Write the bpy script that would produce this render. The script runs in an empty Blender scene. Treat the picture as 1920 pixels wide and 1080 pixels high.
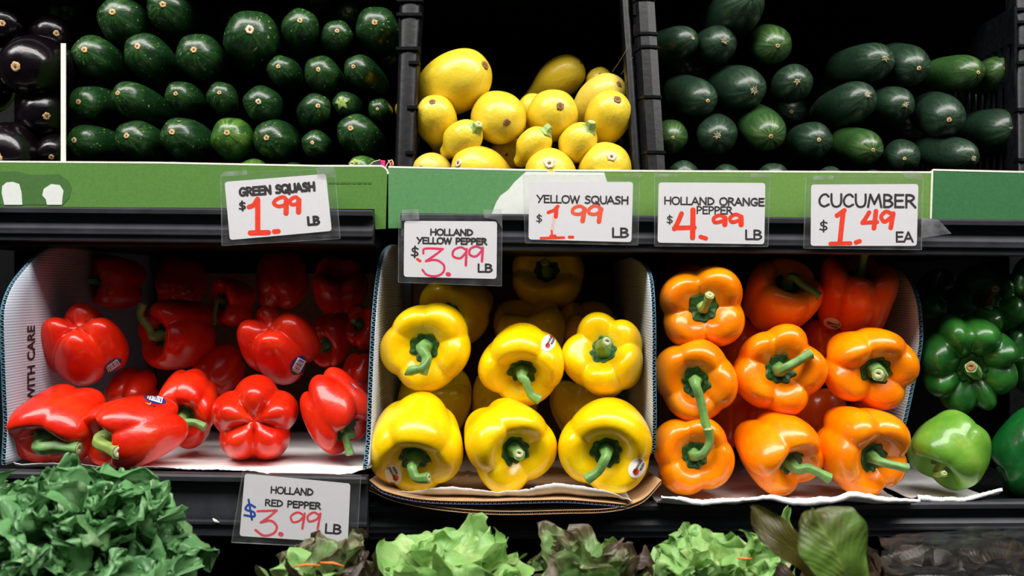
import bpy, math, random
import numpy as np
from mathutils import Vector, Matrix
from mathutils.bvhtree import BVHTree

# ------------------------------------------------------------------ camera, light, exposure
SC = bpy.context.scene
COL = SC.collection
CY, CZ, F = -1.0, 1.2, 35.0 / 36.0 * 1920.0
cd = bpy.data.cameras.new('camera'); cam = bpy.data.objects.new('camera', cd); COL.objects.link(cam)
cam.location = (0, CY, CZ); cam.rotation_euler = (math.pi / 2, 0, 0)
cd.lens = 35.0; cd.sensor_width = 36.0; cd.clip_start = 0.01
cd.dof.use_dof = True; cd.dof.focus_distance = 1.0; cd.dof.aperture_fstop = 6.3
SC.camera = cam
W = bpy.data.worlds.new('world'); SC.world = W; W.use_nodes = True
W.node_tree.nodes['Background'].inputs[0].default_value = (0.80, 0.90, 1.0, 1)
W.node_tree.nodes['Background'].inputs[1].default_value = 0.035


def area(name, loc, target, sx, sy, power, color):
    ld = bpy.data.lights.new(name, 'AREA'); ld.shape = 'RECTANGLE'; ld.size = sx; ld.size_y = sy
    ld.energy = power; ld.color = color
    o = bpy.data.objects.new(name, ld); COL.objects.link(o); o.location = loc
    o.rotation_euler = (Vector(target) - Vector(loc)).to_track_quat('-Z', 'Y').to_euler()
    return o


area('awning_daylight', (0.0, -0.84, 2.70), (0, 0.05, 1.15), 4.6, 0.6, 118, (1.0, 0.97, 0.93))
area('street_fill', (0.3, -2.3, 3.0), (0, 0, 1.1), 3.2, 1.0, 6.5, (0.90, 0.95, 1.0))  # soft fill added from the street side to lift the front faces
SC.view_settings.view_transform = 'Standard'; SC.view_settings.look = 'None'
SC.view_settings.exposure = 0.0; SC.view_settings.gamma = 1.0
SC.view_settings.use_curve_mapping = False


# ------------------------------------------------------------------ helpers
def P(px, py, y):
    s = (y - CY) / F
    return np.array(((px - 960.0) * s, y, CZ - (py - 540.0) * s))


def proj(V):
    s = F / (V[:, 1] - CY)
    return np.stack((960 + V[:, 0] * s, 540 - (V[:, 2] - CZ) * s), 1)


def tag(o, label=None, cat=None, group=None, kind=None):
    for k, v in (('label', label), ('category', cat), ('group', group), ('kind', kind)):
        if v: o[k] = v
    return o


def thing(name, loc, label, cat, group=None):
    o = bpy.data.objects.new(name, None); o.empty_display_size = 0.01
    COL.objects.link(o); o.location = Vector(loc)
    return tag(o, label, cat, group)


def origin(o):
    l = np.array(o.location)
    while o.parent: o = o.parent; l = l + np.array(o.location)
    return l


def part(name, V, Fc, mat, parent=None, smooth=True, lc=None, sharp=None):
    """One mesh object from world-space vertices (parent: an Empty or mesh with no rotation)."""
    V = np.asarray(V, float)
    if parent is not None: V = V - origin(parent)
    me = bpy.data.meshes.new(name)
    me.from_pydata(V.tolist(), [], [tuple(int(i) for i in f) for f in Fc])
    if lc is not None:
        a = me.attributes.new('lc', 'FLOAT_VECTOR', 'POINT')
        a.data.foreach_set('vector', np.asarray(lc, np.float32).ravel())
    me.materials.append(mat)
    if smooth: me.polygons.foreach_set('use_smooth', [True] * len(me.polygons))
    me.update()
    if sharp: me.set_sharp_from_angle(angle=math.radians(sharp))
    o = bpy.data.objects.new(name, me); COL.objects.link(o)
    if parent is not None: o.parent = parent
    return o


def grid_faces(n, m, wrap=False):
    f = []
    for i in range(n - 1):
        for j in range(m if wrap else m - 1):
            k = (j + 1) % m
            f.append((i * m + j, i * m + k, (i + 1) * m + k, (i + 1) * m + j))
    return f


def join(chunks):
    V, Fc, n = [], [], 0
    for v, f in chunks:
        v = np.asarray(v, float); V.append(v); Fc += [tuple(i + n for i in q) for q in f]; n += len(v)
    return np.concatenate(V), Fc


def box(a, b):
    (x0, y0, z0), (x1, y1, z1) = a, b
    V = [(x0, y0, z0), (x1, y0, z0), (x1, y1, z0), (x0, y1, z0), (x0, y0, z1), (x1, y0, z1), (x1, y1, z1), (x0, y1, z1)]
    return np.array(V), [(0, 3, 2, 1), (4, 5, 6, 7), (0, 1, 5, 4), (1, 2, 6, 5), (2, 3, 7, 6), (3, 0, 4, 7)]


def bevel(o, w, seg=2):
    m = o.modifiers.new('bevel', 'BEVEL'); m.width = w; m.segments = seg; m.limit_method = 'ANGLE'
    return o


def solid(o, t, off=0.0):
    m = o.modifiers.new('thickness', 'SOLIDIFY'); m.thickness = t; m.offset = off
    return o


def catmull(C, n):
    C = np.asarray(C, float); d = np.r_[0, np.cumsum(np.linalg.norm(np.diff(C[:, :min(3, C.shape[1])], axis=0), axis=1) + 1e-9)]
    out = []
    for t in np.linspace(0, d[-1], n):
        i = min(max(int(np.searchsorted(d, t)) - 1, 0), len(C) - 2)
        h = d[i + 1] - d[i]; u = (t - d[i]) / h
        p1, p2 = C[i], C[i + 1]
        m1 = (p2 - C[i - 1]) / (d[i + 1] - d[i - 1]) * h if i > 0 else (p2 - p1)
        m2 = (C[i + 2] - p1) / (d[i + 2] - d[i]) * h if i + 2 < len(C) else (p2 - p1)
        out.append((2 * u**3 - 3 * u**2 + 1) * p1 + (u**3 - 2 * u**2 + u) * m1 + (-2 * u**3 + 3 * u**2) * p2 + (u**3 - u**2) * m2)
    return np.array(out)


def basis(d, roll=0.0):
    d = np.asarray(d, float) / np.linalg.norm(d)
    ref = np.array((0, 0, 1.0)) if abs(d[2]) < 0.9 else np.array((0, -1.0, 0))
    x = np.cross(ref, d); x /= np.linalg.norm(x); y = np.cross(d, x)
    c, s = math.cos(roll), math.sin(roll)
    return np.stack((c * x + s * y, -s * x + c * y, d), 1)


def view_frame(p):
    f = np.array((0, CY, CZ)) - p; f /= np.linalg.norm(f)
    r = np.cross(np.array((0, 0, 1.0)), f); r /= np.linalg.norm(r)
    return r, np.cross(f, r), f


def tube(path, rad, n=14, ridge=0.0, nr=5, cap0=True, cap1=True):
    path = np.asarray(path, float); k = len(path); rad = np.broadcast_to(rad, (k,))
    T = np.gradient(path, axis=0); T /= np.linalg.norm(T, axis=1)[:, None]
    nrm = np.cross(T[0], (0.31, 0.2, 0.93)); nrm /= np.linalg.norm(nrm)
    V = []; th = np.linspace(0, 2 * math.pi, n, endpoint=False)
    for i in range(k):
        nrm = nrm - T[i] * nrm.dot(T[i]); nrm /= np.linalg.norm(nrm); b = np.cross(T[i], nrm)
        rr = rad[i] * (1 + ridge * np.cos(nr * th))
        V.append(path[i] + (np.cos(th) * rr)[:, None] * nrm + (np.sin(th) * rr)[:, None] * b)
    V = np.concatenate(V); Fc = grid_faces(k, n, True)
    if cap0: Fc.append(tuple(range(n - 1, -1, -1)))
    if cap1: Fc.append(tuple((k - 1) * n + i for i in range(n)))
    return V, Fc


def ring_noise(V, seed, amp, fr=2.2):
    r = np.random.RandomState(seed); o = np.zeros(len(V))
    for i in range(5):
        k = r.normal(0, fr, 3); o += np.sin(V @ k + r.uniform(0, 6.28))
    return o * amp / 2.2


# ------------------------------------------------------------------ materials
def lin(r, g, b):
    return tuple(((c / 255) / 12.92 if c <= 10 else (((c / 255) + 0.055) / 1.055) ** 2.4) for c in (r, g, b)) + (1.0,)


class NT:
    def __init__(s, name):
        s.m = bpy.data.materials.new(name); s.m.use_nodes = True; s.t = s.m.node_tree; s.b = s.t.nodes['Principled BSDF']

    def n(s, kind, **kw):
        x = s.t.nodes.new(kind)
        for k, v in kw.items():
            if k in x.inputs: x.inputs[k].default_value = v
            else: setattr(x, k, v)
        return x

    def l(s, a, b): s.t.links.new(a, b)

    def lc(s): return s.n('ShaderNodeAttribute', attribute_name='lc').outputs['Vector']

    def obj(s): return s.n('ShaderNodeTexCoord').outputs['Object']

    def noise(s, vec, scale, detail=3.0, rough=0.55):
        x = s.n('ShaderNodeTexNoise', Scale=scale, Detail=detail, Roughness=rough); s.l(vec, x.inputs['Vector']); return x.outputs['Fac']

    def scaled(s, vec, sc):
        x = s.n('ShaderNodeMapping'); x.inputs['Scale'].default_value = sc; s.l(vec, x.inputs['Vector']); return x.outputs[0]

    def ramp(s, fac, stops):
        x = s.n('ShaderNodeValToRGB'); s.l(fac, x.inputs[0]); e = x.color_ramp.elements
        while len(e) < len(stops): e.new(0.5)
        for q, (p, c) in zip(e, stops): q.position = p; q.color = c
        return x.outputs[0]

    def mix(s, fac, a, b):
        x = s.n('ShaderNodeMix', data_type='RGBA')
        for i, v in ((0, fac), (6, a), (7, b)):
            if hasattr(v, 'links'): s.l(v, x.inputs[i])
            else: x.inputs[i].default_value = v
        return x.outputs[2]

    def math(s, op, a, b=0.5):
        x = s.n('ShaderNodeMath', operation=op)
        for i, v in ((0, a), (1, b)):
            if hasattr(v, 'links'): s.l(v, x.inputs[i])
            else: x.inputs[i].default_value = v
        return x.outputs[0]

    def bump(s, h, strength, dist):
        x = s.n('ShaderNodeBump', Strength=strength, Distance=dist); s.l(h, x.inputs['Height']); s.l(x.outputs[0], s.b.inputs['Normal'])

    def set(s, **kw):
        for k, v in kw.items():
            i = s.b.inputs[k]
            if hasattr(v, 'links'): s.l(v, i)
            else: i.default_value = v
        return s


def plain(name, rgb, rough=0.5, var=0.12, scale=60.0, bump=0.0, spec=0.5, **kw):
    t = NT(name); c = lin(*rgb); f = t.noise(t.obj(), scale, 4)
    d = tuple(x * (1 - var) for x in c[:3]) + (1,); e = tuple(min(1, x * (1 + var)) for x in c[:3]) + (1,)
    t.set(**{'Base Color': t.ramp(f, [(0.3, d), (0.7, e)]), 'Roughness': rough, 'Specular IOR Level': spec}, **kw)
    if bump: t.bump(f, bump, 0.002)
    return t.m


def flesh(name, base, deep, pale, rough=0.2, sss=0.3):
    t = NT(name); v = t.lc()
    c = t.ramp(t.noise(v, 1.6, 3), [(0.3, lin(*deep)), (0.55, lin(*base)), (0.8, lin(*pale))])
    dots = t.noise(v, 26, 1)
    t.set(**{'Base Color': c, 'Roughness': rough + 0.06, 'Coat Weight': 0.32, 'Coat Roughness': 0.06, 'Specular IOR Level': 0.38,
             'Subsurface Weight': sss, 'Subsurface Scale': 0.006, 'Subsurface Radius': (1.0, 0.45, 0.12)})
    t.bump(t.math('ADD', t.math('MULTIPLY', dots, 0.12), t.noise(v, 3.2, 2)), 0.16, 0.004)
    return t.m


M = {}
M['yellow'] = flesh('yellow_flesh', (250, 207, 4), (247, 192, 0), (252, 217, 22))
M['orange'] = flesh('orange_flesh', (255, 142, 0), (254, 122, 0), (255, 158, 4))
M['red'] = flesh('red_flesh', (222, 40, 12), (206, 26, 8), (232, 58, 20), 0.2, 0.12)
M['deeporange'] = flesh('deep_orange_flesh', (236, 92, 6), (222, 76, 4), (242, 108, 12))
M['green'] = flesh('green_flesh', (40, 104, 36), (24, 78, 28), (66, 134, 44), 0.24)
M['palegreen'] = flesh('pale_green_flesh', (106, 158, 50), (88, 142, 40), (142, 178, 70), 0.24)
M['darkgreen'] = flesh('dark_green_flesh', (16, 92, 36), (10, 74, 30), (28, 108, 42), 0.24)
M['stem'] = plain('stem_green', (106, 150, 78), 0.42, 0.35, 90, 0.2)
M['palestem'] = plain('pale_stem_green', (142, 168, 84), 0.45, 0.3, 90, 0.2)
M['calyx'] = plain('calyx_green', (40, 84, 34), 0.5, 0.4, 160, 0.5)
M['cut'] = plain('stem_cut', (178, 178, 128), 0.7, 0.25, 260, 0.3)
M['dryblossom'] = plain('dried_blossom', (158, 148, 118), 0.8, 0.35, 300, 0.5)
M['cutpale'] = plain('pale_stem_cut', (222, 216, 184), 0.7, 0.2, 260, 0.3)
M['cork'] = plain('scar_cork', (206, 168, 118), 0.75, 0.4, 300, 0.5)
M['corkdark'] = plain('scar_brown', (136, 96, 58), 0.8, 0.45, 300, 0.6)
M['corkpale'] = plain('scar_pale', (214, 196, 166), 0.8, 0.25, 300, 0.5)
M['pit'] = plain('scar_pit', (120, 66, 30), 0.8, 0.3, 300)


def gourd(name, dark, mid, light, rough, streak=0.5, fleck=True, fleckcol=(170, 190, 110), dust=0.0):
    """Skin of a long squash: lc = local coordinates in radii, front pole at z = 0."""
    t = NT(name); v = t.lc()
    rnd = t.n('ShaderNodeObjectInfo').outputs['Random']
    add = t.n('ShaderNodeVectorMath', operation='ADD'); t.l(v, add.inputs[0])
    cmb = t.n('ShaderNodeCombineXYZ'); t.l(t.math('MULTIPLY', rnd, 37.0), cmb.inputs[0]); t.l(t.math('MULTIPLY', rnd, 91.0), cmb.inputs[1])
    t.l(cmb.outputs[0], add.inputs[1]); w = add.outputs[0]
    base = t.mix(t.math('MULTIPLY', t.noise(w, 2.0, 4), 0.9), lin(*dark), lin(*mid))
    sp = t.n('ShaderNodeSeparateXYZ'); t.l(v, sp.inputs[0])
    nrm = t.n('ShaderNodeVectorMath', operation='NORMALIZE'); t.l(t.scaled(v, (1, 1, 0.12)), nrm.inputs[0])
    add2 = t.n('ShaderNodeVectorMath', operation='ADD'); t.l(nrm.outputs[0], add2.inputs[0]); t.l(cmb.outputs[0], add2.inputs[1])
    st = t.ramp(t.noise(add2.outputs[0], 5.0, 3), [(0.45, (0, 0, 0, 1)), (0.72, (1, 1, 1, 1))])
    near = t.ramp(t.math('MULTIPLY', sp.outputs[2], -0.8), [(0.0, (1, 1, 1, 1)), (0.95, (0, 0, 0, 1))])
    c = t.mix(t.math('MULTIPLY', t.math('MULTIPLY', st, near), streak), base, lin(*light))
    spk = t.ramp(t.noise(w, 24, 2), [(0.56, (0, 0, 0, 1)), (0.72, (1, 1, 1, 1))])
    c = t.mix(t.math('MULTIPLY', spk, 0.22), c, lin(*light))
    if fleck:
        fl = t.ramp(t.noise(t.scaled(w, (2.6, 2.6, 1.2)), 2.6, 4, 0.6), [(0.655, (0, 0, 0, 1)), (0.67, (1, 1, 1, 1))])
        c = t.mix(t.math('MULTIPLY', fl, 0.7), c, lin(*fleckcol))
    t.set(**{'Base Color': c, 'Roughness': rough + 0.03, 'Coat Weight': 0.25, 'Coat Roughness': 0.12})
    t.bump(t.noise(w, 2.6, 4), 0.22, 0.004)
    return t.m


M['zuc'] = gourd('zucchini_skin', (10, 36, 16), (20, 58, 26), (84, 138, 52), 0.30, 0.36)
M['zucpale'] = gourd('yellowing_zucchini_skin', (24, 66, 20), (52, 104, 32), (150, 178, 66), 0.28, 0.4)
M['cuc'] = gourd('cucumber_skin', (15, 35, 25), (26, 50, 34), (92, 128, 84), 0.37, 0.42, False)
M['cucpale'] = gourd('pale_cucumber_skin', (30, 62, 28), (44, 80, 36), (130, 158, 84), 0.33, 0.6, False)
M['ysq'] = gourd('yellow_squash_skin', (222, 188, 26), (234, 206, 56), (238, 222, 116), 0.33, 0.4, False)
M['ysqpale'] = gourd('pale_yellow_squash_skin', (208, 184, 60), (222, 202, 86), (226, 214, 130), 0.36, 0.4, False)
M['egg'] = flesh('eggplant_skin', (13, 6, 11), (8, 4, 7), (20, 9, 14), 0.16, 0.0)
M['black'] = plain('black_plastic', (15, 16, 18), 0.45, 0.35, 90, 0.15, 0.25)
M['rail'] = plain('dark_rail_vinyl', (42, 43, 48), 0.42, 0.25, 45, 0.12, 0.3)
M['crate'] = plain('black_crate_plastic', (15, 16, 19), 0.33, 0.45, 160, 0.10, 0.22)
M['void'] = plain('dark_backing', (7, 7, 7), 1.0, 0.2, 60, 0.0, 0.02)
M['floor'] = plain('dark_concrete', (46, 45, 43), 0.8, 0.3, 8)
M['panelA'] = plain('green_carton_print', (78, 124, 46), 0.6, 0.10, 400)
M['panelB'] = plain('cool_green_carton_print', (80, 134, 80), 0.6, 0.10, 400)
M['panelB2'] = plain('leaf_green_carton_print', (98, 138, 58), 0.6, 0.10, 400)
M['panelC'] = plain('deep_green_carton_print', (44, 104, 56), 0.6, 0.12, 400)
M['printdark'] = plain('dark_green_ink', (60, 102, 42), 0.6, 0.1, 400)
M['printwhite'] = plain('white_print', (214, 218, 212), 0.6, 0.03, 200)
M['board_edge'] = plain('white_board_edge', (226, 226, 214), 0.7, 0.08, 200)
M['tissue'] = plain('white_tissue_paper', (244, 242, 241), 0.85, 0.06, 50, 0.4)
M['kraft'] = plain('kraft_cardboard', (176, 138, 96), 0.8, 0.15, 120, 0.25)
M['kraftdark'] = plain('kraft_flute_and_shaded_back', (120, 88, 56), 0.85, 0.25, 150, 0.2)  # flute paper; also darkens carton back walls in place of shade
M['blueink'] = plain('blue_printed_liner', (40, 62, 120), 0.6, 0.15)
M['blueedge'] = plain('blue_cut_edge', (58, 108, 132), 0.6, 0.3, 200)
M['flutedark'] = plain('flute_paper', (112, 140, 150), 0.7, 0.3, 200)
M['card'] = plain('white_card', (220, 218, 221), 0.55, 0.02, 150)
M['ink'] = plain('dark_ink', (32, 23, 23), 0.6, 0.15, 300)
M['redpen'] = plain('red_marker', (236, 52, 10), 0.5, 0.14, 300)
M['fadepen'] = plain('faded_red_marker', (236, 84, 48), 0.5, 0.14, 300)
M['ghostpen'] = plain('wiped_red_marker', (232, 196, 190), 0.5, 0.08, 300)
M['pinkpen'] = plain('pink_marker', (222, 44, 92), 0.5, 0.16, 300)
M['coralpen'] = plain('coral_marker', (226, 74, 84), 0.5, 0.16, 300)
M['bluepen'] = plain('blue_marker', (28, 66, 160), 0.5, 0.16, 300)
M['stkblue'] = plain('blue_sticker', (34, 44, 120), 0.4, 0.1)
M['stkwhite'] = plain('white_sticker', (232, 228, 220), 0.4, 0.04)
M['stkyellow'] = plain('yellow_sticker_stripe', (214, 196, 60), 0.4, 0.1)
M['stkred'] = plain('red_sticker_print', (206, 54, 36), 0.4, 0.1)
M['carrot'] = plain('carrot_shred', (240, 128, 48), 0.5, 0.15, 200)
M['pink'] = plain('pink_woven_band', (226, 40, 120), 0.6, 0.2, 300, 0.3)
M['twine'] = plain('cream_mesh_cord', (206, 184, 150), 0.8, 0.25, 300, 0.4)
M['indigo'] = plain('indigo_woven_band', (44, 44, 70), 0.7, 0.4, 500, 0.4)
M['straw'] = plain('dry_straw', (130, 120, 60), 0.7, 0.2)
M['chip'] = plain('white_peel', (226, 224, 214), 0.5, 0.05)


def corrugated_liner():
    t = NT('white_corrugated_liner'); v = t.obj()
    w = t.n('ShaderNodeTexWave', bands_direction='Z', Scale=115.0, Distortion=0.25, Detail=1.0); t.l(v, w.inputs['Vector'])
    c = t.ramp(w.outputs['Fac'], [(0.1, lin(160, 168, 182)), (0.9, lin(186, 192, 204))])
    t.set(**{'Base Color': c, 'Roughness': 0.6}); t.bump(w.outputs['Fac'], 0.25, 0.001)
    return t.m


M['liner'] = corrugated_liner()


def clear_film(name, haze=0.06, gloss=0.10):
    m = bpy.data.materials.new(name); m.use_nodes = True; t = m.node_tree; t.nodes.clear()
    out = t.nodes.new('ShaderNodeOutputMaterial'); tr = t.nodes.new('ShaderNodeBsdfTransparent')
    gl = t.nodes.new('ShaderNodeBsdfGlossy'); gl.inputs['Roughness'].default_value = 0.12
    df = t.nodes.new('ShaderNodeBsdfDiffuse'); df.inputs['Color'].default_value = (0.8, 0.82, 0.85, 1)
    nz = t.nodes.new('ShaderNodeTexNoise'); nz.inputs['Scale'].default_value = 70
    tc = t.nodes.new('ShaderNodeTexCoord'); t.links.new(tc.outputs['Object'], nz.inputs['Vector'])
    mr = t.nodes.new('ShaderNodeMapRange'); mr.inputs[1].default_value = 0.35; mr.inputs[2].default_value = 0.75
    mr.inputs[3].default_value = haze * 0.5; mr.inputs[4].default_value = haze * 1.7
    t.links.new(nz.outputs['Fac'], mr.inputs[0])
    m1 = t.nodes.new('ShaderNodeMixShader'); t.links.new(mr.outputs[0], m1.inputs[0]); t.links.new(tr.outputs[0], m1.inputs[1]); t.links.new(df.outputs[0], m1.inputs[2])
    m2 = t.nodes.new('ShaderNodeMixShader'); m2.inputs[0].default_value = gloss
    bp = t.nodes.new('ShaderNodeBump'); bp.inputs['Strength'].default_value = 0.2; bp.inputs['Distance'].default_value = 0.002
    t.links.new(nz.outputs['Fac'], bp.inputs['Height']); t.links.new(bp.outputs[0], gl.inputs['Normal'])
    t.links.new(m1.outputs[0], m2.inputs[1]); t.links.new(gl.outputs[0], m2.inputs[2]); t.links.new(m2.outputs[0], out.inputs[0])
    return m


M['film'] = clear_film('clear_plastic_sleeve', 0.009, 0.03)
M['tape'] = clear_film('clear_tape', 0.10, 0.10)
M['bag'] = clear_film('clear_bag_film', 0.006, 0.035)


def leafmat(name, rib, body, tip, tipstart=0.55, rough=0.42):
    """lc = (u along the leaf, v across, edge amount)"""
    t = NT(name); v = t.lc(); sp = t.n('ShaderNodeSeparateXYZ'); t.l(v, sp.inputs[0])
    o = t.obj(); n1 = t.noise(o, 55, 4)
    f = t.math('ADD', sp.outputs[0], t.math('MULTIPLY', t.math('SUBTRACT', n1, 0.5), 0.7))
    c = t.ramp(f, [(0.10, lin(*rib)), (0.42, lin(*body)), (tipstart, lin(*body)), (min(0.98, tipstart + 0.28), lin(*tip))])
    av = t.math('ABSOLUTE', sp.outputs[1], 0)
    rb = t.ramp(av, [(0.02, (1, 1, 1, 1)), (0.10, (0, 0, 0, 1))])
    c = t.mix(t.math('MULTIPLY', rb, 0.55), c, lin(*rib))
    w = t.n('ShaderNodeTexWave', Scale=3.2, Distortion=3.5, Detail=2.0); w.inputs['Detail Scale'].default_value = 2.0
    sk = t.n('ShaderNodeCombineXYZ'); t.l(t.math('SUBTRACT', sp.outputs[0], t.math('MULTIPLY', av, 0.5)), sk.inputs[0]); t.l(n1, sk.inputs[1])
    t.l(sk.outputs[0], w.inputs['Vector'])
    c = t.mix(t.math('MULTIPLY', t.ramp(w.outputs['Fac'], [(0.75, (0, 0, 0, 1)), (0.98, (1, 1, 1, 1))]), 0.10), c, lin(*rib))
    t.set(**{'Base Color': c, 'Roughness': rough})
    t.bump(t.math('ADD', t.math('MULTIPLY', w.outputs['Fac'], 0.5), t.noise(o, 130, 3)), 0.2, 0.003)
    tl = t.n('ShaderNodeBsdfTranslucent'); t.l(c, tl.inputs['Color'])
    mx = t.n('ShaderNodeMixShader'); mx.inputs[0].default_value = 0.22
    out = [x for x in t.t.nodes if x.type == 'OUTPUT_MATERIAL'][0]
    t.l(t.b.outputs[0], mx.inputs[1]); t.l(tl.outputs[0], mx.inputs[2]); t.l(mx.outputs[0], out.inputs[0])
    return t.m


M['curly'] = leafmat('curly_lettuce_leaf', (176, 204, 156), (94, 148, 92), (104, 158, 98), 0.6, 0.3)
M['butter'] = leafmat('butter_lettuce_leaf', (214, 226, 172), (172, 204, 126), (134, 182, 98), 0.6)
M['mixed'] = leafmat('green_red_lettuce_leaf', (190, 208, 150), (126, 166, 96), (92, 80, 58), 0.68)
M['redleaf'] = leafmat('red_lettuce_leaf', (120, 150, 70), (82, 100, 48), (66, 48, 42), 0.5)
M['olive'] = leafmat('olive_brown_lettuce_leaf', (104, 100, 40), (84, 78, 26), (70, 66, 24), 0.5)
M['oliveleaf'] = leafmat('olive_green_lettuce_leaf', (128, 152, 70), (92, 126, 48), (88, 92, 46), 0.66)
M['brownleaf'] = leafmat('dark_red_lettuce_leaf', (84, 80, 46), (48, 40, 26), (36, 26, 20), 0.5)

# ------------------------------------------------------------------ the setting
tag(part('wall_back', *box((-1.6, 0.62, 0), (1.6, 0.66, 2.4)), M['void'], None, False), kind='structure')
tag(part('floor', *box((-3.2, -4.2, -0.05), (3.2, 0.66, 0)), M['floor'], None, False), kind='structure')


# ------------------------------------------------------------------ shelves and price rails
def extrude_profile(prof, a, b):
    """prof: (dy, dz) loop, counter-clockwise seen from +x; a, b: world end points."""
    n = len(prof); V = []
    for p in (a, b):
        for dy, dz in prof: V.append((p[0], p[1] + dy, p[2] + dz))
    Fc = [(i, (i + 1) % n, n + (i + 1) % n, n + i) for i in range(n)]
    Fc += [tuple(range(n - 1, -1, -1)), tuple(range(n, 2 * n))]
    return np.array(V), Fc


def rail_profile(h, top=0.006):
    o = -0.004
    return [(0.010, 0), (o, 0), (o - 0.002, -0.002), (o - 0.002, -top), (0.002, -top - 0.002), (0.003, -h * 0.42), (o + 0.001, -h * 0.62), (o + 0.001, -h * 0.72),
            (o - 0.003, -h * 0.74), (o - 0.003, -h * 0.78), (o, -h * 0.80), (o, -h * 0.97), (o + 0.002, -h), (0.010, -h)]


def shelf(name, label, a, b, h, depth, board_z):
    t = thing(name, ((a[0] + b[0]) / 2, a[1], min(a[2], b[2]) - h), label, 'shelf')
    part('price_rail', *extrude_profile(rail_profile(h), a, b), M['rail'], t, True, sharp=30)
    part('board', *box((a[0], a[1] + 0.0105, board_z - 0.014), (b[0] - 0.008, a[1] + depth, board_z)), M['black'], t, False)
    return t


UY, LY, LR = 0.0, -0.045, -0.020
shelf('display_shelf', 'black upper shelf with dark price rail, left bay under the zucchini carton', P(-140, 386, UY), P(700, 394, UY), 0.0345, 0.55, 1.258)
shelf('display_shelf', 'long black upper shelf under yellow squash and cucumbers', P(752, 400, UY), P(2080, 414, UY), 0.0365, 0.55, 1.252)
shelf('display_shelf', 'black lower shelf holding the red peppers, left bay', P(-140, 880, LY), P(689, 893, LY), 0.060, 0.55, 1.018)
shelf('display_shelf', 'long black lower shelf under yellow, orange and green peppers', P(693, 946, LR), P(2080, 938, LR), 0.034, 0.55, 0.983)
shelf('display_shelf', 'black bottom shelf under the row of lettuces', (-0.60, -0.40, 0.905), (0.60, -0.40, 0.905), 0.045, 0.75, 0.885)
t = thing('display_shelf', (0, 0.12, 1.565), 'unseen black top shelf added above the squash and cucumber crates for shade', 'shelf')  # out-of-view board and lip added to shade the back of the upper bins
part('board', *box((-0.75, 0.10, 1.565), (0.75, 0.62, 1.58)), M['black'], t, False)
part('shade_lip', *box((-0.75, 0.088, 1.55), (0.75, 0.10, 1.59)), M['rail'], t, False)
for sx in (-1, 1):
    tag(part('shelf_upright', *box((sx * 0.80 - 0.02, 0.56, 0), (sx * 0.80 + 0.02, 0.60, 1.9)), M['black'], None, False),
        'black upright behind the %s end of the shelves' % ('left' if sx < 0 else 'right'), 'post')


# ------------------------------------------------------------------ green cartons on the upper shelf
def poly_plate(pts, y, th):
    """flat plate from a picture outline standing at depth y, th thick towards the back"""
    a = np.array([P(px, py, y) for px, py in pts]); n = len(a)
    b = a + np.array((0, th, 0))
    V = np.concatenate((a, b)); Fc = [tuple(range(n - 1, -1, -1)), tuple(range(n, 2 * n))]
    Fc += [(i, (i + 1) % n, n + (i + 1) % n, n + i) for i in range(n)]
    return V, Fc


def arc(cx, cy, r, a0, a1, n=8):
    return [(cx + r * math.cos(a0 + (a1 - a0) * i / (n - 1)), cy - r * math.sin(a0 + (a1 - a0) * i / (n - 1))) for i in range(n)]


PY = 0.0115
H_ = math.pi / 2


def edge_strip(pts, y, w=0.0018, th=0.0036):
    path = np.array([P(px, py, y) for px, py in pts])
    ch = []
    for p, q in zip(path[:-1], path[1:]):
        d = (q - p) / np.linalg.norm(q - p); n = np.array((-d[2], 0, d[0])) * w
        V = np.array([p, q, q + n, p + n]); V = np.concatenate((V, V + np.array((0, th, 0))))
        ch.append((V, [(3, 2, 1, 0), (4, 5, 6, 7), (0, 1, 5, 4), (1, 2, 6, 5), (2, 3, 7, 6), (3, 0, 4, 7)]))
    return join(ch)


t = thing('produce_carton', (-0.3, 0.02, 1.258), 'open green carton of zucchini with white foot shapes printed on its front', 'box')
top = [(-120, 303), (0, 305), (300, 307), (600, 313)] + arc(712, 327, 14, H_, 0, 6)
outline = top + [(723, 429), (704, 430), (702, 392), (-120, 386)]
part('front_panel', *poly_plate(outline, PY, 0.003), M['panelA'], t, False)
part('board_edge', *edge_strip([(x, y - 0.4) for x, y in top], PY - 0.0002), M['board_edge'], t, False)
part('printed_shape', *poly_plate([(-60, 318), (0, 322), (30, 321), (58, 328), (90, 327), (112, 327), (128, 338), (134, 352), (130, 370), (118, 384), (-60, 384)], PY - 0.0004, 0.0003), M['printdark'], t, False)
for q in ([(3, 362), (4, 349), (12, 342), (24, 341), (36, 345), (40, 360), (42, 384), (8, 384)], [(79, 366), (82, 354), (96, 345), (112, 347), (119, 358), (117, 371), (116, 384), (88, 384), (86, 374)]):
    part('white_print', *poly_plate(q, PY - 0.0008, 0.0003), M['printwhite'], t, False)
r0 = random.Random(4); ch = []; x = 616
while x < 690:
    w = r0.uniform(2, 7); ch.append(poly_plate([(x, 341), (x + w, 341.3), (x + w, 345), (x, 344.6)], PY - 0.0004, 0.0002)); x += w + r0.uniform(1, 2.4)
part('fine_print', *join(ch), M['printdark'], t, False)
sx = P(134, 200, 0.03)[0]
zt = P(134, 90, 0.03)[2]
V, Fc = box((sx - 0.003, 0.016, 1.2595), (sx, 0.36, zt)); V[V[:, 1] > .3, 0] = V[V[:, 1] > .3, 0] - 0.165
part('side_panel', V, Fc, M['panelA'], t, False)
part('side_panel_edge', *box((sx - 0.0042, 0.0148, 1.2595), (sx + 0.0008, 0.016, zt + 0.0012)), M['board_edge'], t, False)

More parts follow.
